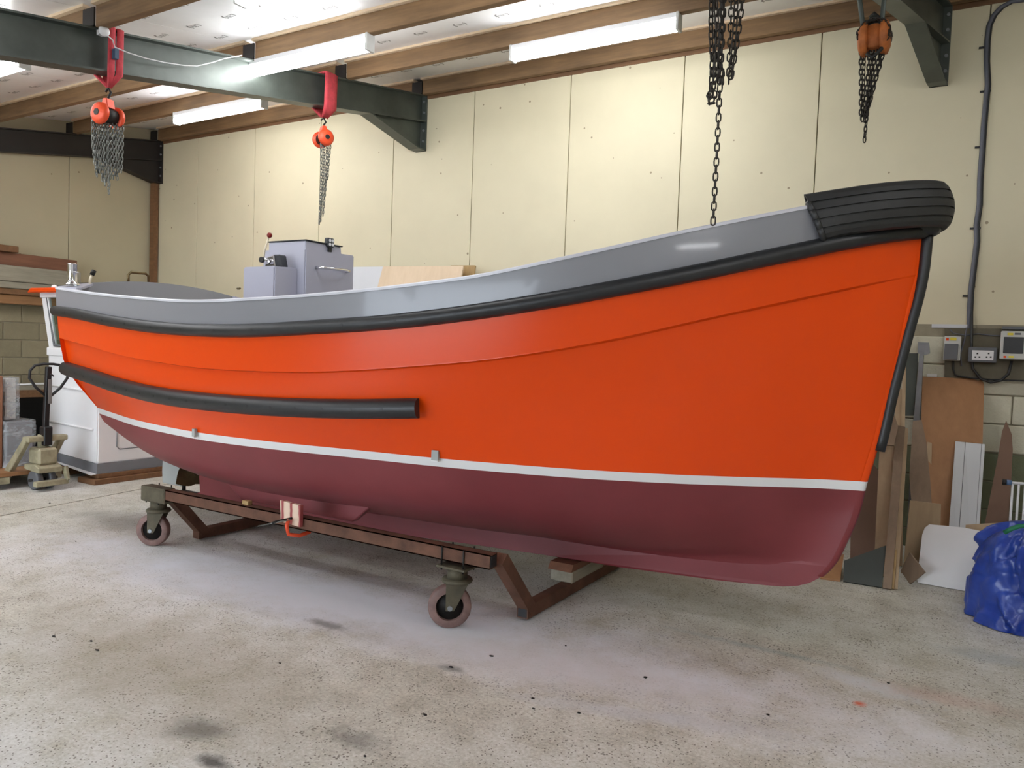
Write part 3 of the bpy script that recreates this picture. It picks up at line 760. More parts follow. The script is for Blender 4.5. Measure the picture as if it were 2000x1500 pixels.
# stern fittings
p = atx(141, 556, -6.08)
sp = MB().lathe((p.x, p.y, p.z), (0, 0, 1), [(.055, 0), (.055, .006), (.036, .02), (.034, .03), (.034, .155), (.036, .157), (.036, .163), (.030, .163), (.030, .02)], 22).build('chrome_post', M['chrome'], boat, label='chrome tubular post')
MB().tube([(p.x+.02, p.y-.01, p.z+.1), (p.x+.075, p.y+.005, p.z+.095)], .006, 8).build('post_pin', M['chrome'], sp)
p = atx(176, 553, -6.12)
hs = MB().tube([(p.x, p.y, p.z-.03), (p.x, p.y+.0, p.z+.03), (p.x+.005, p.y+.012, p.z+.07)], .010, 10).build('vent_hose', M['cream_hose'], boat)
MB().tube([(p.x+.005, p.y+.010, p.z+.065), (p.x+.012, p.y+.026, p.z+.105)], .018, 12).build('hose_cap', M['iron'], hs)
# half tyre wrapped round the bow
def tyre_mesh():
    mb = MB(); gro = (-.058, -.02, .018, .055)
    pr = [(-.085, -.072), (-.055, -.092), (-.024, -.101), (-.006, -.094), (0, -.078)]
    for g in gro: pr += [(0, g-.004), (-.009, g-.003), (-.009, g+.003), (0, g+.004)]
    pr += [(0, .078), (-.006, .094), (-.024, .101), (-.055, .092), (-.085, .072), (-.09, .066), (-.06, .082), (-.03, .09), (-.018, .07), (-.014, 0), (-.018, -.07), (-.03, -.09), (-.06, -.082), (-.09, -.066)]
    half = [(-.66, .515), (-.58, .49), (-.50, .455), (-.42, .41), (-.34, .35), (-.26, .275), (-.185, .185), (-.13, .09), (-.115, 0)]
    cp = [Vector((x, YC-y, 0)) for x, y in half] + [Vector((x, YC+y, 0)) for x, y in half[::-1][1:]]
    n = len(cp); pts = []
    for i in range(n-1):
        p0, p1, p2, p3 = cp[max(i-1, 0)], cp[i], cp[i+1], cp[min(i+2, n-1)]
        for s_ in range(5):
            t = s_/5; pts.append(.5*((2*p1)+(-p0+p2)*t+(2*p0-5*p1+4*p2-p3)*t*t+(-p0+3*p1-3*p2+p3)*t**3))
    pts.append(cp[-1]); rows = []
    for i, p in enumerate(pts):
        t = (pts[min(i+1, len(pts)-1)]-pts[max(i-1, 0)]).normalized(); o = Vector((-t.y, t.x, 0))
        if o.dot(p-Vector((-.7, YC, 0))) < 0: o = -o
        zc = 2.172 + (p.x+.64)*.19; up = (Vector((0, 0, 1)) - o*.10).normalized()
        ef = max(0, 1-min(i, len(pts)-1-i)/9)
        rows.append([Vector((p.x, p.y, zc)) + o*(r - .022*(h_/.08)**2) + up*(h_*1.12) + Vector((-h_*.5*ef, 0, 0)) for r, h_ in pr])
    mb.grid(rows, smooth=False, closed=True)
    for rr in (rows[0], rows[-1]): mb.add(rr, [tuple(range(len(rr)))])
    return mb, rows
mb, rows = tyre_mesh()
ty = mb.build('tyre_fender', M['tyre'], boat, fix=True, label='cut car tyre wrapped round the bow')
for r in (rows[0], rows[-1]):
    c = sum(r, Vector())/len(r)
    MB().tube([r[k] + Vector((-.006, 0, 0)) for k in range(2, len(r)-16)], .015, 8).build('cut_edge', M['rubber'], ty)

# ------------------------------------------------------------------ boat trolley
tr = thing('boat_trolley', (-3.5, YC, 0), 'low rusty steel trolley on swivel castors carrying the orange boat', 'trolley')
YN, YFa = 3.34, 5.26
for y in (YN, YFa):
    mb = MB(); x0, x1 = -4.74, -2.07; z0, z1 = .36, .435; w_ = .035
    mb.box(x0, x1, y-w_, y+w_, z0, z0+.006).box(x0, x1, y-w_, y+w_, z1-.006, z1).box(x0, x1, y-w_, y-w_+.006, z0, z1).box(x0, x1, y+w_-.006, y+w_, z0, z1)
    mb.build('side_rail', M['rust'], tr)
    e = MB().box(-5.0, -4.735, y-.045, y+.045, .335, .44).build('rail_shoe', M['rust_g'], tr, bevel=.006)
for X in (-2.09, -4.88):
    for s in (1, -1):
        y = YC - s*.90; y2 = YC - s*.60
        MB().bar((X+.02, y, .40), (X+.04, y2, .05), .07, .07, up=(1, 0, 0)).build('drop_leg', M['rust'], tr)
    MB().box(X+.0, X+.07, YC-.66, YC+.66, .015, .085).build('cross_beam', M['rust'], tr)
MB().box(-2.0705, -2.066, YN-.027, YN+.027, .368, .427).box(-2.083, -2.027, YC-.6615, YC-.655, .022, .078).build('tube_mouths', M['blackc'], tr, kind='stuff')
def caster(x, y, ang):
    c = MB()
    c.box(x-.09, x+.09, y-.07, y+.07, .325, .336)
    c.cyl((x, y, .262), (x, y, .325), .055, 20)
    c.lathe((x, y, .245), (0, 0, 1), [(0, 0), (.078, 0), (.085, .01), (.078, .022), (0, .022)], 24)
    d = Vector((math.cos(ang), math.sin(ang), 0)); nrm = Vector((-d.y, d.x, 0)); ctr = Vector((x, y, .115)) - d*.035
    for s in (1, -1):
        A = Vector((x, y, .25)) + nrm*.042*s
        c.prism([A - d*.06, A + d*.06, ctr + nrm*.042*s + d*.022 - Vector((0,0,.015)), ctr + nrm*.042*s - d*.022 - Vector((0,0,.015))], nrm*.006*s)
    o = c.build('castor', M['rust_g'], tr)
    MB().lathe(ctr, nrm, [(.075, -.03), (.11, -.03), (.115, -.022), (.115, .022), (.11, .03), (.075, .03), (.072, .012)], 36).lathe(ctr, nrm, [(.072, -.012), (.075, -.03)], 36).build('castor_wheel', M['castwheel'], o)
    MB().lathe(ctr, nrm, [(0, -.036), (.028, -.036), (.03, -.012), (.073, -.012), (.073, .012), (.03, .012), (.028, .036), (0, .036)], 32).build('wheel_hub', M['iron'], o)
    MB().cyl(ctr - nrm*.055, ctr + nrm*.055, .014, 8).build('axle_bolt', M['galv'], o)
    b_ = MB()
    for sx in (-.07, .07):
        for sy in (-.05, .05): b_.cyl((x+sx, y+sy, .31), (x+sx, y+sy, .437), .005, 6)
    b_.build('plate_bolts', M['iron'], o, kind='stuff')
caster(-2.30, YN+.01, -2.5+PI); caster(-4.93, YN+.05, .5); caster(-2.30, YFa, .4); caster(-4.93, YFa, .2)

# blocks, clamp
MB().box(-2.16, -2.01, 4.16, 4.62, .086, .158).build('timber_block', M['wood_w'], None, bevel=.006, origin=(-2.09, 4.39, .086),
    label='weathered grey timber block under the front of the keel', cat='block')
MB().prism([(-2.17, 4.14, .159), (-2.17, 4.44, .159), (-2.17, 4.44, .2), (-2.17, 4.17, .2)], (.16, 0, 0)).build('timber_offcut', M['wood_r'], None, origin=(-2.09, 4.29, .159),
    label='short red-stained timber offcut between grey block and keel', cat='block')
MB().box(-4.92, -4.76, 4.15, 4.45, .086, .119).build('packing_board', M['wood_r'], None, origin=(-4.84, 4.3, .086), label='flat packing board under the aft end of the keel', cat='block')
m, b = base('stained_plywood', .7); n, l = NT(m); v = objco(m, (1, 1, 1))
wv = n.new('ShaderNodeTexWave'); wv.inputs['Scale'].default_value = 4.2; wv.inputs['Distortion'].default_value = 2.5; wv.inputs['Detail'].default_value = 3; l.new(v, wv.inputs['Vector'])
l.new(ramp(m, wv.outputs['Fac'], [(.0, srgb((150, 70, 70))), (.16, srgb((170, 96, 90))), (.24, srgb((214, 188, 166))), (1, srgb((222, 198, 176)))]), b.inputs['Base Color'])
MB().prism([(-3.565, 3.275, .395), (-3.40, 3.275, .385), (-3.40, 3.275, .515), (-3.575, 3.275, .525)], (0, .022, 0)).build('plywood_pad', m, None, origin=(-3.48, 3.28, .39), label='square plywood pad with maroon paint streaks clamped to trolley rail', cat='board')
cl = thing('clamp', (-3.47, 3.28, .35), 'orange-red screw clamp gripping the plywood pad on the trolley rail', 'clamp')
MB().tube([(-3.47, 3.25, .43), (-3.47, 3.235, .39), (-3.46, 3.24, .34), (-3.43, 3.30, .325), (-3.42, 3.37, .335), (-3.42, 3.40, .36)], .012, 8).build('clamp_frame', M['hoist'], cl)
MB().tube([(-3.47, 3.275, .43), (-3.49, 3.18, .425), (-3.50, 3.15, .42)], .007, 8).build('clamp_screw', M['iron'], cl)
MB().tube([(-3.40, 3.20, .445), (-3.61, 3.14, .385)], .0045, 6).build('tommy_bar', M['chain'], cl)
MB().prism([(-3.985, 3.33, .436), (-3.925, 3.33, .436), (-3.925, 3.33, .462), (-3.985, 3.33, .462)], (0, .035, 0)).build('wooden_wedge', M['osb'], None, origin=(-3.95, 3.34, .436), label='little yellow wooden chock lying on the trolley rail', cat='block', bevel=.002)

# ------------------------------------------------------------------ white wheelhouse behind the stern
wh = thing('wheelhouse', (-7.9, 5.2, .1), 'white boat wheelhouse with orange roof standing on timbers behind the boat stern', 'wheelhouse')
X0, X1, Y0, Y1 = -8.30, -7.42, 4.42, 6.0
MB().prism([(X0, Y0, .24), (X1, Y0, .20), (X1, Y0, 1.25), (X0-.03, Y0, 1.27)], (0, Y1-Y0, 0)).build('lower_body', M['wh_white'], wh, bevel=.012, seg=2)
MB().prism([(X0+.0, Y0-.004, .17), (X1+.004, Y0-.004, .10), (X1+.004, Y0-.004, .20), (X0, Y0-.004, .25)], (0, Y1-Y0+.008, 0)).build('grey_skirt', M['wh_grey'], wh)
MB().add([(X0+.18, Y0-.02, .14), (X1-.02, Y0-.05, .09), (X1-.02, Y0+.05, .10), (X0+.18, Y0+.05, .15), (X0+.18, Y0-.02, .148), (X1-.02, Y0-.05, .098), (X1-.02, Y0+.05, .108), (X0+.18, Y0+.05, .158)],
         [(0,3,2,1),(4,5,6,7),(0,1,5,4),(1,2,6,5),(2,3,7,6),(3,0,4,7)]).build('loose_edge_flap', M['wh_white'], wh)
for z in (.93, .55): MB().tube([(X0+.02, Y0-.004, z+.012), (X1-.07, Y0-.004, z-.012)], .012, 8).build('side_moulding', M['wh_white'], wh)
# access panel on the near end
MB().tube([(X1+.003, 4.62, .60), (X1+.003, 4.62, .36), (X1+.003, 4.65, .33), (X1+.003, 5.15, .33), (X1+.003, 5.18, .36), (X1+.003, 5.18, .60)], .005, 6, closed=True).build('access_panel_seam', M['wh_grey'], wh)
# cabin top: raked posts, sill, window, roof
def post(a, b, w, d): return MB().bar(a, b, w, d, up=(0, 1, 0))
sx0, sx1, sz = X0-.05, X1, 1.30
MB().box(sx0, sx1+.01, Y0-.01, Y1, 1.25, 1.34).build('window_sill', M['wh_white'], wh, bevel=.01)
for y in (Y0+.02, Y1-.05):
    MB().prism([(sx0, y, 1.30), (sx0+.115, y, 1.30), (sx0-.055, y, 1.90), (sx0-.17, y, 1.90)], (0, .04, 0)).build('raked_post', M['wh_white'], wh, bevel=.006)
    MB().prism([(sx1-.09, y, 1.30), (sx1, y, 1.30), (sx1, y, 1.90), (sx1-.09, y, 1.90)], (0, .04, 0)).build('corner_post', M['wh_white'], wh)
    q = [(sx0+.09, 1.36), (sx1-.1, 1.36), (sx1-.1, 1.88), (sx0-.06, 1.88)]
    MB().prism([(x, y+.015, z) for x, z in q], (0, .006, 0)).build('window_pane', M['glass'], wh)
    MB().tube([(x, y+.005, z) for x, z in q], .014, 8, closed=True).build('window_seal', M['grey_pl'], wh)
MB().box(sx0-.15, X1+.02, Y0, Y1, 1.86, 1.915).build('top_rail', M['wh_white'], wh)
MB().prism([(sx0-.26, Y0-.08, 1.905), (X1+.1, Y0-.08, 1.905), (X1+.1, Y0-.08, 1.955), (sx0-.2, Y0-.08, 1.955)], (0, Y1-Y0+.16, 0)).build('roof', M['orange'], wh, bevel=.01)
MB().sphere((-8.28, 4.45, 1.965), .03, 12).build('roof_lamp', M['white_pl'], wh)
# dark mat and arched grab rail on the roof
MB().box(-7.95, -7.40, 4.62, 5.35, 1.957, 2.03).build('roof_hatch', M['dark_pl'], wh, bevel=.02)
MB().tube([(-7.45, 4.74, 2.02), (-7.45, 4.74, 2.11), (-7.45, 4.77, 2.14), (-7.45, 4.93, 2.145), (-7.45, 4.965, 2.12), (-7.45, 4.97, 2.03)], .014, 8).build('hatch_grab_rail', M['bronze'], wh)
MB().box(-7.75, -7.42, 4.36, 4.44, 1.957, 2.0).build('roof_vent', M['dark_pl'], wh, bevel=.01)
for (x0, x1, y0, y1, z0, z1, lb) in ((-7.62, -7.40, 4.42, 6.1, .055, .10, 'upper dark timber bearer under the near end of the wheelhouse'),
                                      (-7.66, -7.36, 4.36, 6.15, 0, .055, 'lower brown timber bearer lying on the floor under the wheelhouse end'),
                                      (-8.28, -8.1, 4.5, 6.1, 0, .17, 'dark timber bearer under the far end of the wheelhouse')):
    MB().box(x0, x1, y0, y1, z0, z1-.001).build('timber_bearer', M['wood_d'], None, bevel=.004, origin=((x0+x1)/2, (y0+y1)/2, z0), label=lb, cat='timber')

# ------------------------------------------------------------------ pallet truck
pt = thing('pallet_truck', (-7.55, 3.95, 0), 'dusty olive pallet truck with black loop handle and raised forks', 'pallet truck')
for y in (3.90, 4.02):
    w_ = MB().lathe((-7.55, y, .095), (0, 1, 0), [(0, -.03), (.07, -.03), (.088, -.027), (.093, -.018), (.093, .018), (.088, .027), (.07, .03), (0, .03)], 28).build('steer_wheel', M['grey_pl'], pt)
MB().cyl((-7.55, 3.84, .095), (-7.55, 4.1, .095), .014, 8).build('axle', M['iron'], pt)
MB().prism([(-7.68, 3.86, .19), (-7.42, 3.86, .17), (-7.42, 3.86, .22), (-7.50, 3.86, .25), (-7.68, 3.86, .24)], (0, .22, 0)).box(-7.44, -7.38, 3.82, 4.12, .05, .10).build('chassis', M['truck'], pt, bevel=.006)
MB().prism([(-7.40, 4.10, .22), (-7.36, 4.10, .10), (-7.40, 4.10, .06), (-7.47, 4.10, .2)], (0, .02, 0)).build('side_guard', M['truck'], pt)
MB().box(-7.65, -7.46, 3.88, 4.06, .24, .40).build('pump_body', M['truck'], pt, bevel=.02)
MB().cyl((-7.56, 3.97, .40), (-7.56, 3.97, .52), .045, 16).build('pump_column', M['truck'], pt)
# sloping A-frame to the forks
MB().prism([(-7.58, 3.80, .50), (-7.50, 3.80, .50), (-7.86, 3.78, .07), (-7.98, 3.78, .07)], (0, .05, 0)).build('link_arm', M['truck'], pt, bevel=.006)
MB().prism([(-7.58, 4.12, .50), (-7.50, 4.12, .50), (-7.86, 4.12, .07), (-7.98, 4.12, .07)], (0, .05, 0)).build('link_arm', M['truck'], pt, bevel=.006)
MB().box(-7.60, -7.49, 3.80, 4.17, .46, .51).build('top_bracket', M['truck'], pt, bevel=.008)
for y in (3.60, 4.08):
    MB().prism([(-7.72, y, .055), (-7.72, y, .12), (-9.0, y, .10), (-9.05, y, .055)], (0, .16, 0)).build('fork', M['truck'], pt, bevel=.006)
    MB().cyl((-8.9, y+.03, .035), (-8.9, y+.13, .035), .035, 14).build('load_roller', M['grey_pl'], pt)
MB().bar((-7.53, 3.97, .44), (-7.51, 3.99, 1.17), .05, .04, up=(1, 0, 0)).build('handle_shaft', M['blackc'], pt, bevel=.006)
MB().box(-7.57, -7.48, 3.94, 4.02, .42, .60).build('handle_base', M['blackc'], pt, bevel=.008)
MB().box(-7.484, -7.48, 3.972, 4.008, .82, 1.05).build('instruction_label', M['paper'], pt)
c_ = Vector((-7.51, 3.99, 1.0)); side_ = Vector((.35, .94, 0)).normalized()
lp = [c_ + side_*a + Vector((0, 0, z)) for a, z in ((0, -.13), (-.10, -.03), (-.155, .06), (-.15, .13), (-.11, .18), (-.04, .195), (.04, .195), (.12, .18), (.16, .13), (.155, .06), (.10, -.03), (0, -.13))]
MB().tube(lp, .013, 10).build('loop_handle', M['blackc'], pt)
MB().tube([c_ + side_*.02 + Vector((.0, -.02, .11)), c_ + side_*.08 + Vector((0, -.04, .08))], .007, 8).build('release_lever', M['blackc'], pt)

# wrapped goods on the pallet
MB().box(-9.0, -7.72, 3.45, 4.26, .125, .16).build('pallet_board', M['wood_y'], None, origin=(-8.4, 3.85, .125), label='flat pallet board lying across the forks of the pallet truck', cat='pallet')
MB().box(-8.62, -8.02, 3.40, atx(8, 850, -8.02).y-.01, .162, 1.06).build('tall_carton', M['card'], None, bevel=.01, origin=(-8.4, 3.63, .162), label='tall brown carton on the pallet, cut by the left edge of the photo', cat='carton')
def wrapped(x0, x1, y0, y1, z0, z1, lb, seed):
    t = thing('wrapped_carton', ((x0+x1)/2, (y0+y1)/2, z0), lb, 'carton')
    MB().box(x0+.02, x1-.02, y0+.02, y1-.02, z0, z1-.01).build('carton', M['wh_grey'] if seed == 2 else M['pale_pl'], t, bevel=.01)
    rnd = random.Random(seed); mb = MB(); rows = []
    for i in range(22):
        z = lerp(z0+.002, z1, i/21); row = []
        for (ax, ay, bx, by) in ((x0, y0, x1, y0), (x1, y0, x1, y1), (x1, y1, x0, y1), (x0, y1, x0, y0)):
            for k in range(6):
                t_ = k/6; row.append(Vector((lerp(ax, bx, t_)+rnd.uniform(-.006, .006), lerp(ay, by, t_)+rnd.uniform(-.006, .006), z)))
        rows.append(row)
    mb.grid(rows, closed=True); mb.add([v for v in rows[-1]], [tuple(range(len(rows[-1])))]); mb.build('film_wrap', M['film'], t, fix=False)
yA, yB, yC_, yD = atx(9, 800, -8.08).y, atx(38, 800, -8.08).y, atx(9, 880, -8.0).y, atx(70, 880, -8.0).y
wrapped(-8.26, -8.08, yA, yB, .622, 1.04, 'narrow upright carton in clear film on top of the wrapped box', 1)
wrapped(-8.42, -8.0, yC_, yD, .162, .618, 'wide box wrapped in clear film at the bottom of the pallet load', 2)

# workbench against the end wall
wk = thing('workbench', (-10.15, 5.3, 0), 'rough timber workbench with dark space beneath against the end wall', 'workbench')
MB().box(-10.46, -9.75, 4.3, 6.3, .79, .83).build('bench_top', M['wood_w'], wk)
MB().box(-9.79, -9.75, 4.3, 6.3, .70, .79).build('front_rail', M['wood_d'], wk)
for y in (4.36, 6.2):
    for x in (-10.42, -9.82): MB().box(x, x+.07, y, y+.07, 0, .79).build('leg', M['wood_d'], wk)
MB().box(-10.44, -10.42, 4.3, 6.3, .0, .79).build('shade_panel', M['blackc'], wk)  # black sheet paints in the shade of the space under the bench
MB().box(-10.2, -9.85, 5.45, 5.95, 0, .36).build('cardboard_box', M['ply_brown'], None, bevel=.006, origin=(-10, 5.7, 0), label='grey-brown box standing in the dark space under the workbench', cat='box')
MB().tube([(-9.95, 4.9, .843), (-9.9, 5.2, .85), (-9.95, 5.5, .842)], .012, 8).build('rag_roll', M['stripe'], None, origin=(-9.9, 5.2, .843), label='thin white roll lying on the end wall workbench', cat='roll')

# timbers stacked on the end wall ledge
ls = thing('timber_ledge', (-10.4, 5.2, 1.83), 'orange-brown timber plate fixed along the end wall over the blockwork', 'timber')
MB().box(-10.46, -10.30, 2.6, 6.9, 1.832, 1.945).build('wall_plate', M['wood_y'], ls, bevel=.005)
def stk(x0, x1, y0, y1, z0, z1, mt, lb):
    MB().box(x0, x1, y0, y1, z0, z1).build('stacked_timber', M[mt], None, bevel=.006, origin=(x0, (y0+y1)/2, z0), label=lb, cat='timber', group='timbers stacked along the end wall')
stk(-10.46, -10.26, 2.7, 6.0, 1.947, 2.02, 'wood_d', 'dark thin timber resting directly on the orange-brown wall plate')
stk(-10.46, -10.24, 2.8, 5.9, 2.022, 2.105, 'wood_w', 'grey weathered timber, second up in the end wall stack')
stk(-10.46, -10.22, 2.7, 5.84, 2.107, 2.30, 'wood_w', 'wide pale timber with grey stains in the end wall stack')
stk(-10.44, -10.28, 3.6, 5.82, 2.302, 2.46, 'wood_r', 'reddish brown timber on top of the end wall stack')
stk(-10.44, -10.20, 4.2, 5.05, 2.462, 2.54, 'wood_d', 'short dark timber offcut lying highest at the left edge of the photo')

# boards leaning on the long wall behind the boat
def lean(name, pts, th, mat, lb, cat, grp=None, par=None):
    """pts: wall-side outline (x, z) ; board leans from yb (bottom) to yt (top)"""
    return None
def board(name, pts, th, mat, lb, cat='board', grp=None, parent=None, bevel=0):
    P = [Vector(p) for p in pts]
    e0 = (P[1]-P[0]).normalized(); ref = max(P[2:], key=lambda p: ((p-P[0]) - e0*(p-P[0]).dot(e0)).length)
    nrm = (P[1]-P[0]).cross(ref-P[0]).normalized()
    for i in range(2, len(P)):          # bring every corner into one plane
        dd = P[i]-CAMP; P[i] = CAMP + dd*((P[0]-CAMP).dot(nrm)/dd.dot(nrm))
    if nrm.y < 0: nrm = -nrm
    c = Vector((sum(p.x for p in P)/len(P), sum(p.y for p in P)/len(P), min(p.z for p in P)))
    mb = MB().prism(P, nrm*th)
    lo = min(v.z for v in mb.v)
    if lo < 0: mb.v = [v - Vector((0, 0, lo)) for v in mb.v]
    return mb.build(name, M[mat] if isinstance(mat, str) else mat, parent, label=lb, cat=cat, group=grp, origin=c, bevel=bevel)
a = aty(688, 521, 6.85); b_ = aty(748, 521, 6.85)
board('leaning_sheet', [(a.x-.5, 6.35, 0), (b_.x-.12, 6.35, 0), (b_.x+.02, 6.85, b_.z), (a.x-.4, 6.85, a.z)], .012, 'white_pvc', 'pale grey sheet leaning on the cream wall behind the boat console')
a = aty(748, 521, 6.78); b_ = aty(905, 520, 6.78)
board('leaning_plywood', [(a.x-.22, 6.2, 0), (b_.x-.02, 6.2, 0), (b_.x, 6.78, b_.z), (a.x, 6.78, a.z)], .018, 'ply_pale', 'pale plywood sheet leaning behind the boat to the right of the pale grey sheet')
a = aty(880, 519, 6.9); b_ = aty(928, 519, 6.9)
board('leaning_board', [(a.x-.04, 6.5, 0), (b_.x, 6.5, 0), (b_.x, 6.9, b_.z), (a.x, 6.9, a.z)], .02, 'osb', 'narrow chipped board leaning furthest right of the sheets behind the boat')

# ------------------------------------------------------------------ chain hoists
def linkmesh(pitch, wire, wd, n=12, m=5):
    """one stadium link, long axis z, centred, inner length = pitch"""
    mb = MB(); L2 = pitch/2 + wire*.5; r = wd/2 - wire/2; st = L2 - r; pts = []
    for i in range(n):
        a = 2*PI*i/n; pts.append((r*math.cos(a), 0, r*math.sin(a) + (st if math.sin(a) > .01 else -st if math.sin(a) < -.01 else 0)))
    mb.tube(pts, wire/2, m, closed=True); return mb
def path_pts(pts, step):
    P = [Vector(p) for p in pts]; out = [P[0].copy()]; d = 0; i = 0; cur = P[0].copy()
    rem = step
    while i < len(P)-1:
        seg = (P[i+1]-cur).length
        if seg >= rem: cur = cur + (P[i+1]-cur).normalized()*rem; out.append(cur.copy()); rem = step
        else: rem -= seg; cur = P[i+1].copy(); i += 1
    return out
def chain_links(name, pts, pitch, wire, wd, mat, parent, joined, ang=0.5, me=None):
    Q = path_pts(pts, pitch); proto = linkmesh(pitch, wire, wd, 12 if not joined else 8, 5 if not joined else 4)
    if joined: out = MB()
    elif me is None:
        me = proto.mesh('chain_link'); me.materials.append(mat)
    for i in range(len(Q)-1):
        c = (Q[i]+Q[i+1])/2; d = (Q[i+1]-Q[i]).normalized()
        x = Vector((math.cos(ang+(i % 2)*PI/2), math.sin(ang+(i % 2)*PI/2), 0)); x = (x-d*x.dot(d)).normalized(); y = d.cross(x)
        R = Matrix((x, y, d)).transposed().to_4x4(); Mx = Matrix.Translation(c) @ R
        if joined: out.add([Mx @ v for v in proto.v], proto.f, True)
        else: inst('chain_link', me, parent, Mx)
    if joined: return out.build(name, mat, parent, fix=False, kind='stuff')
    return me
def sling(mat, X, y, parent, zc, w_=.06, legs=((-.02, 0), (.045, 0))):
    zt = zr(y)+.01; zb = zr(y)-.31; hw = .085
    for k, (dy, q) in enumerate(legs):
        P = [(X+.01, y, zc), (X+hw, y+dy, zb), (X+hw+.006, y+dy, zt), (X-hw, y+dy, zt), (X-hw, y+dy, zb), (X-.01, y, zc+.005)]
        mb = MB(); rows = []
        for i, p in enumerate(P):
            p = Vector(p); ww = w_*(.45 if i in (0, 5) else 1)/2
            rows.append([p + Vector((0, -ww, 0)), p + Vector((.004, -ww*.5, .002)), p + Vector((.004, ww*.5, .002)), p + Vector((0, ww, 0))])
        top_ = MB(); top_.grid(rows); o = top_.build('lifting_sling', mat, parent, fix=False)
        so = o.modifiers.new('t', 'SOLIDIFY'); so.thickness = .012; so.offset = 0
def hoist(X, y, zbody, label, chains, body='hoist', slm='red_web', scl=1.0, ang=0.0, wheel_n=2, dsl=.06, legs=((-.02,0),(.045,0)), links=False):
    t = thing('chain_hoist', (X, y, zbody), label, 'hoist', None)
    sling(M[slm], X, y, t, zbody+.20*scl, dsl, legs)
    d = Vector((math.cos(ang), math.sin(ang), 0)); s_ = Vector((-d.y, d.x, 0)); c = Vector((X, y, zbody))
    MB().tube([c+Vector((0,0,.10*scl)), c+Vector((0,0,.13*scl)), c+d*.025+Vector((0,0,.165*scl)), c+Vector((0,0,.20*scl)), c-d*.025+Vector((0,0,.175*scl))], .009*scl, 8).build('top_hook', M['iron'], t)
    MB().prism([c-s_*.035+d*(-.035)+Vector((0,0,.05)), c-s_*.035+d*.035+Vector((0,0,.05)), c-s_*.035+d*.018+Vector((0,0,.12*scl)), c-s_*.035-d*.018+Vector((0,0,.12*scl))], s_*.07).build('suspension_plate', M[body], t, bevel=.004)
    MB().cyl(c-s_*.05*scl, c+s_*.05*scl, .055*scl, 20).build('gear_case', M['iron'], t)
    for sg in (-1, 1):
        MB().lathe(c+s_*.055*scl*sg, s_*sg, [(0, 0), (.075*scl, 0), (.08*scl, .008), (.076*scl, .03*scl), (.055*scl, .045*scl), (0, .048*scl)], 26).build('end_cover', M[body], t)
        MB().cyl(c+s_*(.10*scl)*sg, c+s_*(.106*scl)*sg, .025*scl, 6).build('cover_nut', M['iron'], t)
    for (nm, pts, pitch, wire, wd, mt, joined, an) in chains:
        chain_links(nm, pts, pitch, wire, wd, M[mt], t, joined, an)
    return t
# left hoist: sling round the rafter near the left of the frame
Xr = -5.56
p = aty(209, 225, 1); 
def onr(px_, py_): return atx(px_, py_, Xr)
h1 = onr(211, 226); 
ch = []
for i, (dx, dy, zb, n_) in enumerate([(-.12,.03,352,0),(-.105,-.03,345,0),(-.085,-.05,348,0),(-.065,.02,356,0),(-.045,.05,368,0),(-.025,-.04,362,0),(-.005,.04,366,0),(.015,-.03,350,0),(.035,.03,352,0),(.0,.0,384,0),(.055,.0,345,0),(.075,.03,352,0),(.095,-.03,340,0),(.115,.02,338,0)]):
    zlo = onr(212, zb).z
    ch.append(('hand_chain', [(h1.x+dx*.3, h1.y+dx*.8, h1.z+.02), (h1.x+dx*.3, h1.y+dx*.78+dy*.1, (h1.z+zlo)/2), (h1.x+dx*.3, h1.y+dx*.6+dy*.1+.015, zlo)], .028, .0075, .024, 'chain', True, i*.7))
hoist(h1.x, h1.y, h1.z, 'orange chain hoist with red round slings and dense grey chains at the left rafter', ch, ang=.2, dsl=.05, legs=((-.035,0),(.03,0)))
h2 = onr(631, 271); ch = []
for i, (dx, zb, dd) in enumerate([(-.055, 440, -.01), (-.03, 442, -.012), (-.012, 438, -.005), (.02, 425, .015), (.04, 420, .01), (.07, 358, .045)]):
    zlo = onr(625+dd*300, zb).z
    ch.append(('hand_chain', [(h2.x+.03, h2.y+dx*1.1, h2.z), (h2.x+.03, h2.y+dx*.8, lerp(h2.z, zlo, .5)), (h2.x+.03, h2.y+dx*.25-.03+dd*1.2, zlo)], .028, .007, .023, 'chain', True, i*.7))
hoist(h2.x, h2.y, h2.z, 'orange chain hoist hanging from a wide red sling in the middle of the steel rafter', ch, ang=1.2, dsl=.16, legs=((.0,0),))
# white cable from the left hoist to the batten light and its round junction box
jb = atx(202, 62, -5.46)
cb = thing('cable', tuple(jb), 'thin white cable with round junction box drooping from rafter to batten light', 'cable')
MB().lathe(jb, (1, -.3, 0), [(0, 0), (.034, 0), (.038, .02), (.03, .035), (0, .04)], 18).build('junction_box', M['white_pl'], cb)
pp = [atx(205, 65, -5.43)+Vector((.0,0,0))] + [atx(x, y, -5.44) for x, y in ((220, 78), (224, 92), (250, 103), (285, 114), (320, 122), (360, 128), (385, 129), (415, 122), (440, 114), (472, 108))]
MB().tube(pp, .0045, 6).build('cable_run', M['white_pl'], cb)
MB().box(jb.x-.05, jb.x-.008, jb.y-.02, jb.y+.02, jb.z-.02, jb.z+.02).build('box_clip', M['white_pl'], cb)
# blue sleeve on the left sling
q = atx(225, 106, -5.45); MB().bar(q-Vector((0, 0, .035)), q+Vector((0, 0, .035)), .03, .045, up=(1, 0, 0)).build('sling_tag', plain('blue_tag', (60, 84, 108), .6), [o for o in bpy.data.objects if o.name == 'chain_hoist'][0])

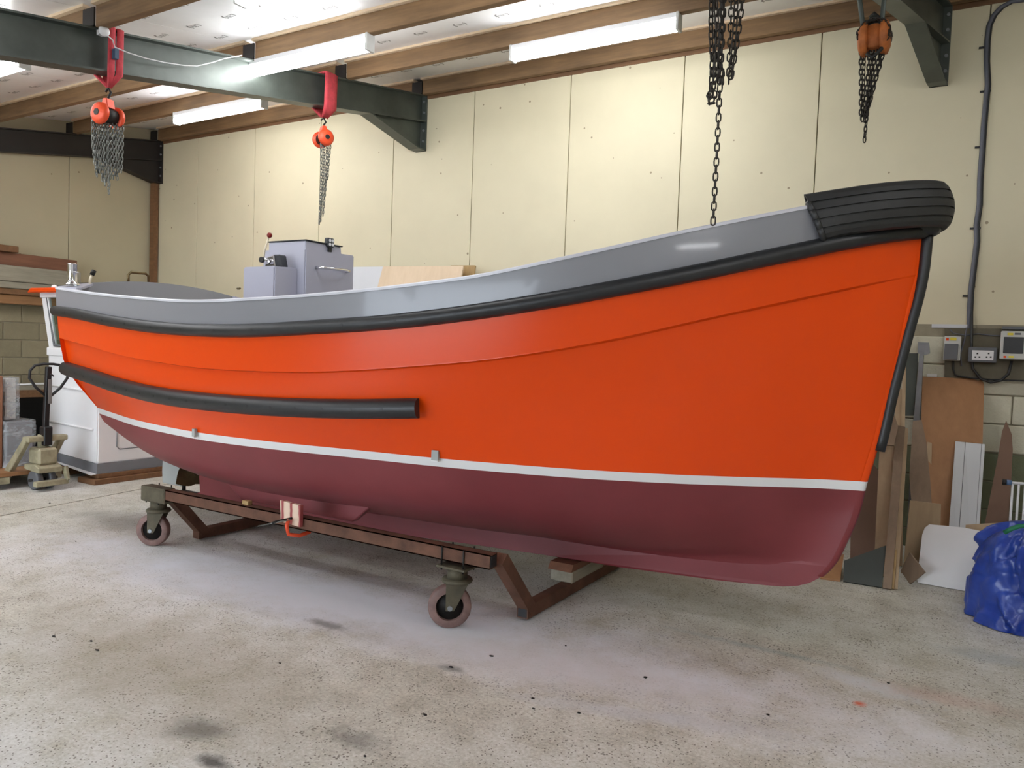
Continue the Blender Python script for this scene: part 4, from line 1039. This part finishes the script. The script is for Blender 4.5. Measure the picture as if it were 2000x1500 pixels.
# rusty hoist near the tyre
XR2 = -.40
h3 = atx(1707, 72, XR2); 
h3 = aty(1708, 74, 5.0)
ch = []
for i, (dx, zb, dd) in enumerate([(-.10, 240, -.03), (-.075, 238, -.02), (-.04, 236, 0), (0, 242, .0), (.03, 238, .01), (.055, 215, .03), (-.02, 284, 0)]):
    q = aty(1688+dd*200, zb, 5.0)
    a0_ = aty(1693+dx*300+18, 96, 5.0)
    ch.append(('hand_chain', [(a0_.x, 5.0, a0_.z), (lerp(a0_.x, q.x, .5), 5.0, lerp(a0_.z, q.z, .5)), (q.x, 5.0+((i % 3)-1)*.015, q.z)], .030, .0085, .026, 'chain_b', True, i*.9))
t3 = thing('chain_hoist', tuple(h3), 'rusty orange chain hoist with long dark chains hanging above the boat tyre', 'hoist')
zt_ = zr(5.0)-.30
mb = MB(); n0 = (h3.x, 5.0, h3.z+.12); up_ = aty(1685, 0, 4.3)
MB().tube([(h3.x-.02, 5.0, h3.z+.13), (h3.x-.05, 5.0, up_.z+.05), (-.70, 5.0, zt_+.0), (-.70, 5.0, zt_+.31), (-.555, 5.0, zt_+.31), (-.555, 5.0, zt_), (h3.x+.03, 5.0, up_.z+.05), (h3.x-.0, 5.0, h3.z+.13)], .014, 8).build('lifting_sling', M['steel'], t3)
MB().tube([(h3.x, 5.0, h3.z+.07), (h3.x+.02, 5.0, h3.z+.11), (h3.x-.01, 5.0, h3.z+.14), (h3.x-.03, 5.0, h3.z+.12)], .014, 8).build('top_hook', M['iron'], t3)
MB().lathe((h3.x, 4.97, h3.z), (0, 1, 0), [(0, -.02), (.065, -.02), (.072, 0), (.072, .06), (.065, .08), (0, .08)], 24).build('gear_case', M['hoist_r'], t3)
for sg in (-1, 1):
    MB().lathe((h3.x+sg*.035, 5.0, h3.z-.005), (sg, 0, 0), [(0, 0), (.09, 0), (.098, .01), (.096, .034), (.06, .05), (0, .055)], 24).build('end_cover', M['hoist_r'], t3)
MB().prism([(h3.x-.05, 4.97, h3.z+.03), (h3.x+.05, 4.97, h3.z+.03), (h3.x+.02, 4.97, h3.z+.11), (h3.x-.02, 4.97, h3.z+.11)], (0, .06, 0)).build('suspension_plate', M['iron'], t3)
MB().tube([(h3.x+.06, 4.95, h3.z-.02), (h3.x+.045, 4.95, h3.z-.09), (h3.x-.0, 4.95, h3.z-.13), (h3.x-.03, 4.95, h3.z-.10)], .012, 8).build('load_hook', M['iron'], t3)
for (nm, pts, pitch, wire, wd, mt, joined, an) in ch: chain_links(nm, pts, pitch, wire, wd, M[mt], t3, joined, an)
# wound chain over the case
for k in range(5):
    a = k*.5; chain_links('wound_chain', [(h3.x+.085*math.cos(b_2), 4.93+k*.03, h3.z+.085*math.sin(b_2)) for b_2 in np.linspace(-.6+a*.2, 3.4, 14)], .028, .008, .025, M['chain_b'], t3, True, a)

# big black chain hanging in front of the boat, fixed to the near part of the right rafter
YCN = 3.0
t4 = thing('hanging_chain', tuple(aty(1410, 60, YCN)), 'bunched heavy black chains with one long strand hanging in front of the boat bulwark', 'chain')
def cpt(x, y, dy=0): return aty(x, y, YCN+dy)
me_l = linkmesh(.0285, .0062, .024, 12, 6).mesh('chain_link'); me_l.materials.append(M['chain_b'])
strands = [([(1417, -70), (1407, 150), (1400, 300), (1392, 446)], 0, .5),
           ([(1390, -70), (1388, 60), (1391, 120), (1387, 200)], -.03, 1.2), ([(1398, -70), (1396, 60), (1394, 130), (1392, 195)], .02, .2),
           ([(1392, -70), (1402, 60), (1398, 150), (1386, 198)], -.05, .9),
           ([(1409, -70), (1409, 60), (1404, 130), (1400, 175)], .03, .1), ([(1413, -70), (1410, 40), (1408, 120), (1412, 165)], -.02, .6),
           ([(1428, -70), (1428, 30), (1425, 110), (1423, 168)], .02, .3), ([(1440, -70), (1437, 30), (1432, 100), (1424, 165)], -.03, 1.0), ([(1452, -70), (1449, 10), (1440, 80), (1426, 160)], 0, .0)]
for pts, dy, an in strands:
    chain_links('chain_link', [cpt(x, y, dy) for x, y in pts], .0285, .0062, .024, M['chain_b'], t4, False, an, me_l)
top = cpt(1410, -70)
MB().tube([cpt(1388, -70), cpt(1420, -74), cpt(1454, -70)], .02, 10).build('chain_shackle', M['chain_b'], t4)
MB().tube([cpt(1420, -74), Vector((-.885, YCN, zr(YCN)-.29))], .014, 10).build('hanger_rod', M['iron'], t4)
chain_links('chain_link', [cpt(1391, 176, -.03), cpt(1383, 190, -.03), cpt(1385, 203, -.03), cpt(1393, 203, -.01), cpt(1396, 190, .01), cpt(1396, 176, .02)], .0285, .0062, .024, M['chain_b'], t4, False, .4, me_l)

# ------------------------------------------------------------------ electrics on the long wall
W = YB-.021
def wpt(x, y, off=0): return aty(x, y, YB-.055-off)
bp = [wpt(1845, 640), wpt(2030, 640), wpt(2030, 750), wpt(1845, 736)]
eb_ = MB().prism([Vector((p.x, YB-.056, p.z)) for p in (wpt(1845, 641), wpt(2060, 643), wpt(2060, 744), wpt(1845, 737))], (0, -.018, 0)).build('backing_board', plain('grimy_board', (96, 90, 74), .8, 0, .2, 6), None, origin=(.1, YB-.056, 1.4), label='grimy grey-green board on the block wall carrying the sockets and cables', cat='board')
def wbox(x0, y0, x1, y1, off, d):
    a = wpt(x0, y0, off); c = wpt(x1, y1, off); return MB().box(a.x, c.x, a.y-d, a.y, c.z, a.z)
sw = thing('isolator_switch', tuple(wpt(1858, 700, .02)), 'dark grey switch box with white top and yellow sticker left of the wall sockets', 'switch')
wbox(1845, 657, 1875, 705, .02, .05).build('case', M['pale_pl'], sw, bevel=.004); wbox(1845, 671, 1870, 703, .071, .02).build('dark_cover', M['grey_pl'], sw, bevel=.003)
wbox(1856, 659, 1868, 665, .0715, .001).build('yellow_sticker', M['yellow'], sw)
wbox(1848, 660, 1853, 665, .0715, .001).build('warning_symbol', M['orange'], sw)
so = thing('double_socket', tuple(wpt(1920, 710, .02)), 'white double socket in grey weatherproof housing between the switch and breaker box', 'socket')
wbox(1892, 678, 1946, 709, .02, .05).build('housing', M['grey_pl'], so, bevel=.006); wbox(1899, 684, 1940, 704, .071, .004).build('faceplate', M['white_pl'], so)
for cx_ in (1909, 1931):
    for dx, dy in ((0, 690), (-4, 697), (4, 697)):
        wbox(cx_+dx-1.6, dy-1, cx_+dx+1.6, dy+2, .0755, .001).build('socket_slot', M['blackc'], so)
br = thing('breaker_box', tuple(wpt(1978, 700, .02)), 'pale grey breaker box with dark window and yellow sticker at right edge', 'electrical box')
wbox(1955, 647, 2004, 703, .02, .08).build('case', M['pale_pl'], br, bevel=.006); wbox(1961, 658, 1998, 691, .101, .004).build('dark_window', M['dark_pl'], br, bevel=.003)
wbox(1968, 650, 1979, 655, .1015, .001).build('yellow_sticker', M['yellow'], br); wbox(1982, 650, 1994, 654, .1015, .001).build('blue_grey_sticker', M['grey_pl'], br)
wbox(1970, 695, 1980, 699, .1015, .001).build('rating_sticker', M['yellow'], br); wbox(1960, 695, 1965, 699, .1015, .001).build('warning_symbol', M['orange'], br)
wbox(1957, 638, 2004, 644, .02, .06).build('cable_entry', M['grey_pl'], br)
# strip fixed beneath the cream boards
wbox(1820, 633, 1889, 641, -.02, .012).build('white_batten', M['white_pvc'], None, origin=tuple(wpt(1850, 640)), label='thin white strip fixed under the cream wall boards near the cables', cat='strip')
wbox(1811, 730, 1830, 737, 0, .01).build('paper_note', M['white_board'], None, origin=tuple(wpt(1820, 737)), label='small blank white card on the block wall above the brown plywood', cat='card')
# conduit
cd_ = thing('cable_conduit', tuple(aty(1900, 640, W)), 'thick grey armoured cable clipped down the cream wall beside the boat tyre', 'cable')
P_ = [(2050, -16), (2000, 0), (1975, 3), (1955, 14), (1940, 30), (1931, 50), (1927, 80), (1926, 120), (1928, 165), (1924, 205), (1920, 250), (1917, 300), (1913, 350), (1912, 400), (1906, 440), (1907, 470), (1901, 520), (1895, 570), (1893, 610), (1892, 650), (1886, 690), (1884, 712)]
MB().tube([aty(x, y, W-.014) for x, y in P_], .016, 8).build('armoured_cable', M['cable'], cd_)
P2 = [(x+5, y) for x, y in P_[2:-3]] + [(1898, 650), (1897, 690), (1900, 720), (1915, 740), (1935, 747), (1955, 743), (1970, 730), (1976, 705)]
MB().tube([aty(x, y, W-.010 if y < 630 else YB-.10) for x, y in P2], .010, 8).build('second_cable', M['blackc'], cd_)
for (x, y) in ((1925, 92), (1927, 178), (1917, 287), (1907, 446), (1893, 578)):
    q = aty(x, y, W-.012); MB().bar(q+Vector((-.045, 0, 0)), q+Vector((.03, 0, 0)), .012, .014).build('cable_clip', M['blackc'], cd_)
kc = thing('black_cable', tuple(wpt(1930, 745, .03)), 'loose black cable looping beneath the sockets along the backing board', 'cable')
MB().tube([wpt(x, y, .03) for x, y in ((1862, 705), (1862, 722), (1866, 733), (1895, 738), (1940, 742), (2000, 744), (2060, 745))], .007, 6).build('cable_run', M['blackc'], kc)
MB().tube([wpt(x, y, .03) for x, y in ((1878, 715), (1876, 690), (1884, 664), (1888, 640))], .006, 6).build('cable_tail', M['cable'], kc)
MB().tube([wpt(x, y, .024) for x, y in ((1855, 643), (1862, 651), (1885, 655), (1910, 652), (1935, 655), (1955, 656))], .005, 6).build('thin_wire', M['cable'], kc)

# galvanised wall bracket
gb = thing('steel_bracket', tuple(aty(1800, 700, 6.9)), 'galvanised steel upright with square head plate behind the boards at the stem', 'bracket')
def ypoly(pts, Y, th, Y2=None):
    return MB().prism([aty(x, y, Y) for x, y in pts], (0, th, 0))
ypoly([(1793, 668), (1814, 669), (1816, 690), (1806, 694), (1792, 690)], 6.9, .08).build('head_plate', M['galv'], gb)
ypoly([(1796, 685), (1804, 687), (1797, 812), (1785, 812)], 6.88, .08).build('upright', M['galv'], gb)
ypoly([(1768, 690), (1793, 690), (1785, 812), (1765, 812)], 6.93, .03).build('web_plate', M['steel'], gb)
a = aty(1790, 812, 6.88); MB().box(a.x-.02, a.x+.03, 6.88, 6.96, 0, a.z).build('foot_post', M['galv'], gb)

# ------------------------------------------------------------------ boards leaning at the bow
def vv(x, y, Y): return aty(x, y, Y)
def fz(x, y): return atz(x, y, .002)
def base_at(x, Y):      # floor point with a given Y seen in column x
    lo_, hi_ = 700, 1500
    for _ in range(40):
        m_ = (lo_+hi_)/2
        if atz(x, m_).y > Y: lo_ = m_
        else: hi_ = m_
    return atz(x, hi_)
# brown plywood
board('plywood_sheet', [base_at(1795, 6.25), base_at(1912, 6.3), vv(1922, 752, 7.0), vv(1917, 742, 7.0), vv(1801, 737, 7.0)], .015, 'ply', 'large orange-brown plywood sheet with rounded corner leaning under the sockets')
# white tongued board
wbd = thing('panelled_board', tuple(base_at(1885, 6.0)), 'tall narrow white grooved board leaning on the brown plywood', 'board')
q0, q1, q2, q3 = base_at(1845, 6.0), base_at(1905, 6.05), vv(1924, 868, 6.75), vv(1866, 862, 6.75)
def strip(a, b_, nm, mt, off):
    A, B_, C_, D_ = [lerp(q0, q1, a), lerp(q0, q1, b_), lerp(q3, q2, b_), lerp(q3, q2, a)]
    o_ = Vector((0, -off, 0)); MB().prism([A+o_, B_+o_, C_+o_, D_+o_], (0, .012, 0)).build(nm, M[mt], wbd, bevel=.002)
strip(0, .335, 'plank', 'white_pvc', 0); strip(.35, .88, 'plank', 'white_pvc', 0); strip(.89, 1, 'plank', 'white_pvc', 0); strip(.01, .99, 'backing', 'grey_pl', -.008)
# long pointed brown board
board('pointed_board', [base_at(1900, 6.1), base_at(1960, 6.1), vv(1975, 940, 6.75), vv(1978, 880, 6.85), vv(1976, 850, 6.88), vv(1965, 823, 6.9), vv(1957, 845, 6.88), vv(1948, 900, 6.82)], .012, 'hard', 'tall brown board cut to a pointed tip leaning right of the white grooved board')
board('sheet_offcut', [base_at(1880, 5.95), base_at(1955, 5.95), vv(1950, 1022, 6.15), vv(1886, 1026, 6.15)], .01, 'ply_tan', 'tan offcut peeping out between white board and blue tarpaulin')
# rounded white board
rb_ = [fz(1793, 1139), fz(1888, 1156), fz(1930, 1164), vv(1945, 1050, 6.0), vv(1912, 1037, 6.02), vv(1880, 1031, 6.02), vv(1815, 1025, 6.0), vv(1806, 1032, 5.99), vv(1801, 1045, 5.97), vv(1791, 1132, 5.78)]
board('white_board', rb_, .012, 'white_board', 'white board with rounded corners standing low beside the blue tarpaulin')
# small diamond-shaped ply
board('plywood_square', [fz(1777, 1141), vv(1806, 1118, 5.74), vv(1776, 1079, 5.85), vv(1759, 1115, 5.80)], .01, 'ply_brown', 'small square brown panel standing on its corner by the white rounded board')
# the stack of ply strips, from left to right
def strip_board(pts, th, mt, lb): board('leaning_strip', pts, th, mt, lb, 'board', 'plywood strips leaning by the boat stem')
strip_board([fz(1742, 1150), fz(1753, 1152), vv(1774, 838, 6.3), vv(1768, 836, 6.3)], .012, 'ply_tan', 'thin edge-on pale strip standing rightmost in the pile at the boat stem')
strip_board([fz(1724, 1150), fz(1741, 1153), vv(1768, 836, 6.3), vv(1751, 832, 6.3)], .018, 'ply_brown', 'tall dull brown strip second from the right in the pile at the stem')
strip_board([base_at(1706, 5.9), base_at(1728, 5.9), vv(1750, 868, 6.25), vv(1718, 868, 6.25)], .018, 'ply_tan', 'wide tan plywood strip with pale edge beside the dark hull shadow')
board('chipboard_strip', [fz(1731, 1149), fz(1746, 1152), vv(1752, 1075, 5.76), vv(1735, 1080, 5.76)], .016, 'osb', 'short yellow chipboard piece low in front of the leaning strips')
board('slate_sheet', [fz(1647, 1137), fz(1722, 1149), vv(1731, 1067, 5.80), vv(1678, 1086, 5.78), vv(1648, 1097, 5.76)], .014, 'darkboard', 'dark grey-green sheet with slanting top edge standing on the floor at the stem')
board('small_ply', [fz(1602, 1131), fz(1641, 1136), vv(1648, 1086, 5.95), vv(1612, 1086, 5.95)], .014, 'ply', 'low orange-brown ply piece just behind the boat forefoot')
board('dark_sheet', [base_at(1660, 6.1), base_at(1716, 6.1), vv(1722, 930, 6.55), vv(1700, 900, 6.55), vv(1664, 900, 6.5)], .012, 'hard', 'dark brown sheet in the shadow between boat stem and tan strip')
board('short_crate_side', [vv(1719, 868, 6.12), vv(1746, 870, 6.12), vv(1754, 832, 6.25), vv(1742, 795, 6.3), vv(1728, 800, 6.3)], .014, 'ply_brown', 'brown triangular offcut propped above the wide tan strip')
board('tall_lath', [base_at(1752, 6.3), base_at(1762, 6.3), vv(1770, 690, 6.86), vv(1764, 690, 6.86)], .012, 'ply_tan', 'tallest thin lath leaning on the wall next to the steel bracket')
board('wide_ply', [base_at(1737, 6.35), base_at(1760, 6.35), vv(1765, 760, 6.8), vv(1750, 760, 6.8)], .014, 'ply_tan', 'pale plywood edge rising behind the brown triangular offcut')
board('grey_panel', [vv(1780, 978, 6.2), vv(1820, 985, 6.2), vv(1817, 940, 6.28), vv(1809, 862, 6.42), vv(1800, 820, 6.48), vv(1783, 822, 6.48), vv(1776, 930, 6.3)], .012, 'ply_brown', 'grey-brown tapered panel with screw holes leaning before the bracket')
board('jigsaw_offcut', [base_at(1760, 6.1), base_at(1800, 6.15), vv(1837, 1025, 6.02), vv(1838, 985, 6.12), vv(1778, 978, 6.12), vv(1766, 1100, 5.9)], .012, 'ply_tan', 'broad tan offcut with square shoulder below the grey-brown tapered panel')
board('pale_lath', [base_at(1805, 6.35), base_at(1816, 6.35), vv(1820, 866, 6.72), vv(1811, 864, 6.72)], .01, 'ply_tan', 'short pale lath between the tapered panel and the big plywood sheet')

# blue tarpaulin bundle
tp = thing('tarpaulin_bundle', (.62, 5.25, 0), 'crumpled blue tarpaulin heap at the right edge of the floor', 'tarpaulin')
from mathutils import noise as mn
rows = []; NA, NH = 170, 90
def crease(v, f, o, wd): return 1 - min(1, abs(mn.noise(v*f + Vector((o, o*.7, -o))))*wd)
for i in range(NH+1):
    t = i/NH; row = []
    z = .60*(1-(1-t)**1.5)
    prof = .60*math.sqrt(max(0, 1-max(0, (t-.2)/.8)**3.0))
    for k in range(NA):
        a = 2*PI*k/NA; d0 = Vector((math.cos(a)*.6, math.sin(a)*.6, z))
        wv_ = Vector((mn.noise(d0*2.5), mn.noise(d0*2.5+Vector((9, 0, 0))), mn.noise(d0*2.5+Vector((0, 9, 0)))))*.10
        q = d0 + wv_; q1 = Vector((q.x, q.y, q.z*.45 + q.x*.4)); q2 = Vector((q.x, q.y + q.z*.6, q.z))
        ds = .05*mn.noise(d0*2+Vector((4, 2, 0))) - .12*crease(q1, 1.9, 0, 6)*smooth(1, .8, t) - .045*crease(q2, 3.0, 3, 7) - .012*crease(q2, 7, 5, 5)
        r = prof*(1.03 + ds*1.5)
        zz = z - .05*crease(q2, 3.2, 6, 5)*smooth(.1, .5, t) + .03*mn.noise(d0*4)*smooth(0, .3, t)
        row.append(Vector((.63 + r*math.cos(a), 5.42 + r*math.sin(a)*.68, max(.004, zz if t > .02 else .004))))
    rows.append(row)
mb = MB(); mb.grid(rows, closed=True); to = mb.build('tarpaulin_sheet', M['blue'], tp, fix=False)
MB().tube([aty(1962, 1040, 5.08), aty(1975, 1033, 5.07), aty(1990, 1028, 5.07), aty(2010, 1026, 5.08)], .014, 6).build('tie_strap', M['green'], tp)
ty2 = thing('loose_tyre', (.72, 4.98, 0), 'black tyre half hidden beneath the blue tarpaulin at the right edge', 'tyre')
MB().lathe((.74, 5.02, .0), (0, 0, 1), [(.16, .01), (.2, .0), (.27, .0), (.30, .03), (.305, .07), (.29, .1), (.24, .11), (.17, .1), (.16, .08)], 40).build('tyre_carcass', M['tyre'], ty2)
# white folding rack
rk = thing('folding_rack', (.40, 6.2, 0), 'white metal folding rack with blue fitting behind the tarpaulin', 'rack')
rkp = lambda x, y: aty(x, y, 6.25)
a1 = rkp(1976, 943); a2 = rkp(2040, 948)
MB().tube([a1, a2], .010, 8).build('top_bar', M['white_pl'], rk)
for x in (1978, 1990, 2003, 2016, 2030):
    p = rkp(x, 944); MB().tube([p, Vector((p.x-.0, p.y, .0))], .008, 8).build('rack_bar', M['white_pl'], rk)
MB().tube([a1-Vector((.03, 0, 0)), a1], .018, 10).build('blue_fitting', plain('blue_fitting', (90, 120, 160), .5), rk)
MB().tube([a1-Vector((.055, 0, 0)), a1-Vector((.03, 0, 0))], .020, 10, cap=True).build('end_knob', M['blackc'], rk)

# ------------------------------------------------------------------ scraps on the floor
mb = MB(); rnd = random.Random(3)
for (x, y, s_) in ((97, 983, .02), (960, 1282, .02), (830, 1397, .016), (1735, 1335, .012), (1260, 1324, .02), (880, 1304, .02), (1130, 1393, .012), (1500, 1397, .012), (712, 1478, .012), (1042, 1385, .012), (1105, 1262, .012), (547, 1296, .012), (178, 1253, .018), (148, 1058, .012), (1040, 1365, .014), (104, 1244, .02), (190, 1271, .02)):
    p = atz(x, y); n_ = 6; s_ *= .62; a0_ = rnd.uniform(0, 6)
    mb.prism([p + Vector((math.cos(a0_+k*PI/3)*s_*rnd.uniform(.5, 1.2), math.sin(a0_+k*PI/3)*s_*rnd.uniform(.3, .8), .001)) for k in range(n_)], (0, 0, .004))
mb.build('floor_scraps', M['iron'], None, label='small dark flakes and scraps scattered over the concrete floor', cat='debris', kind='stuff')
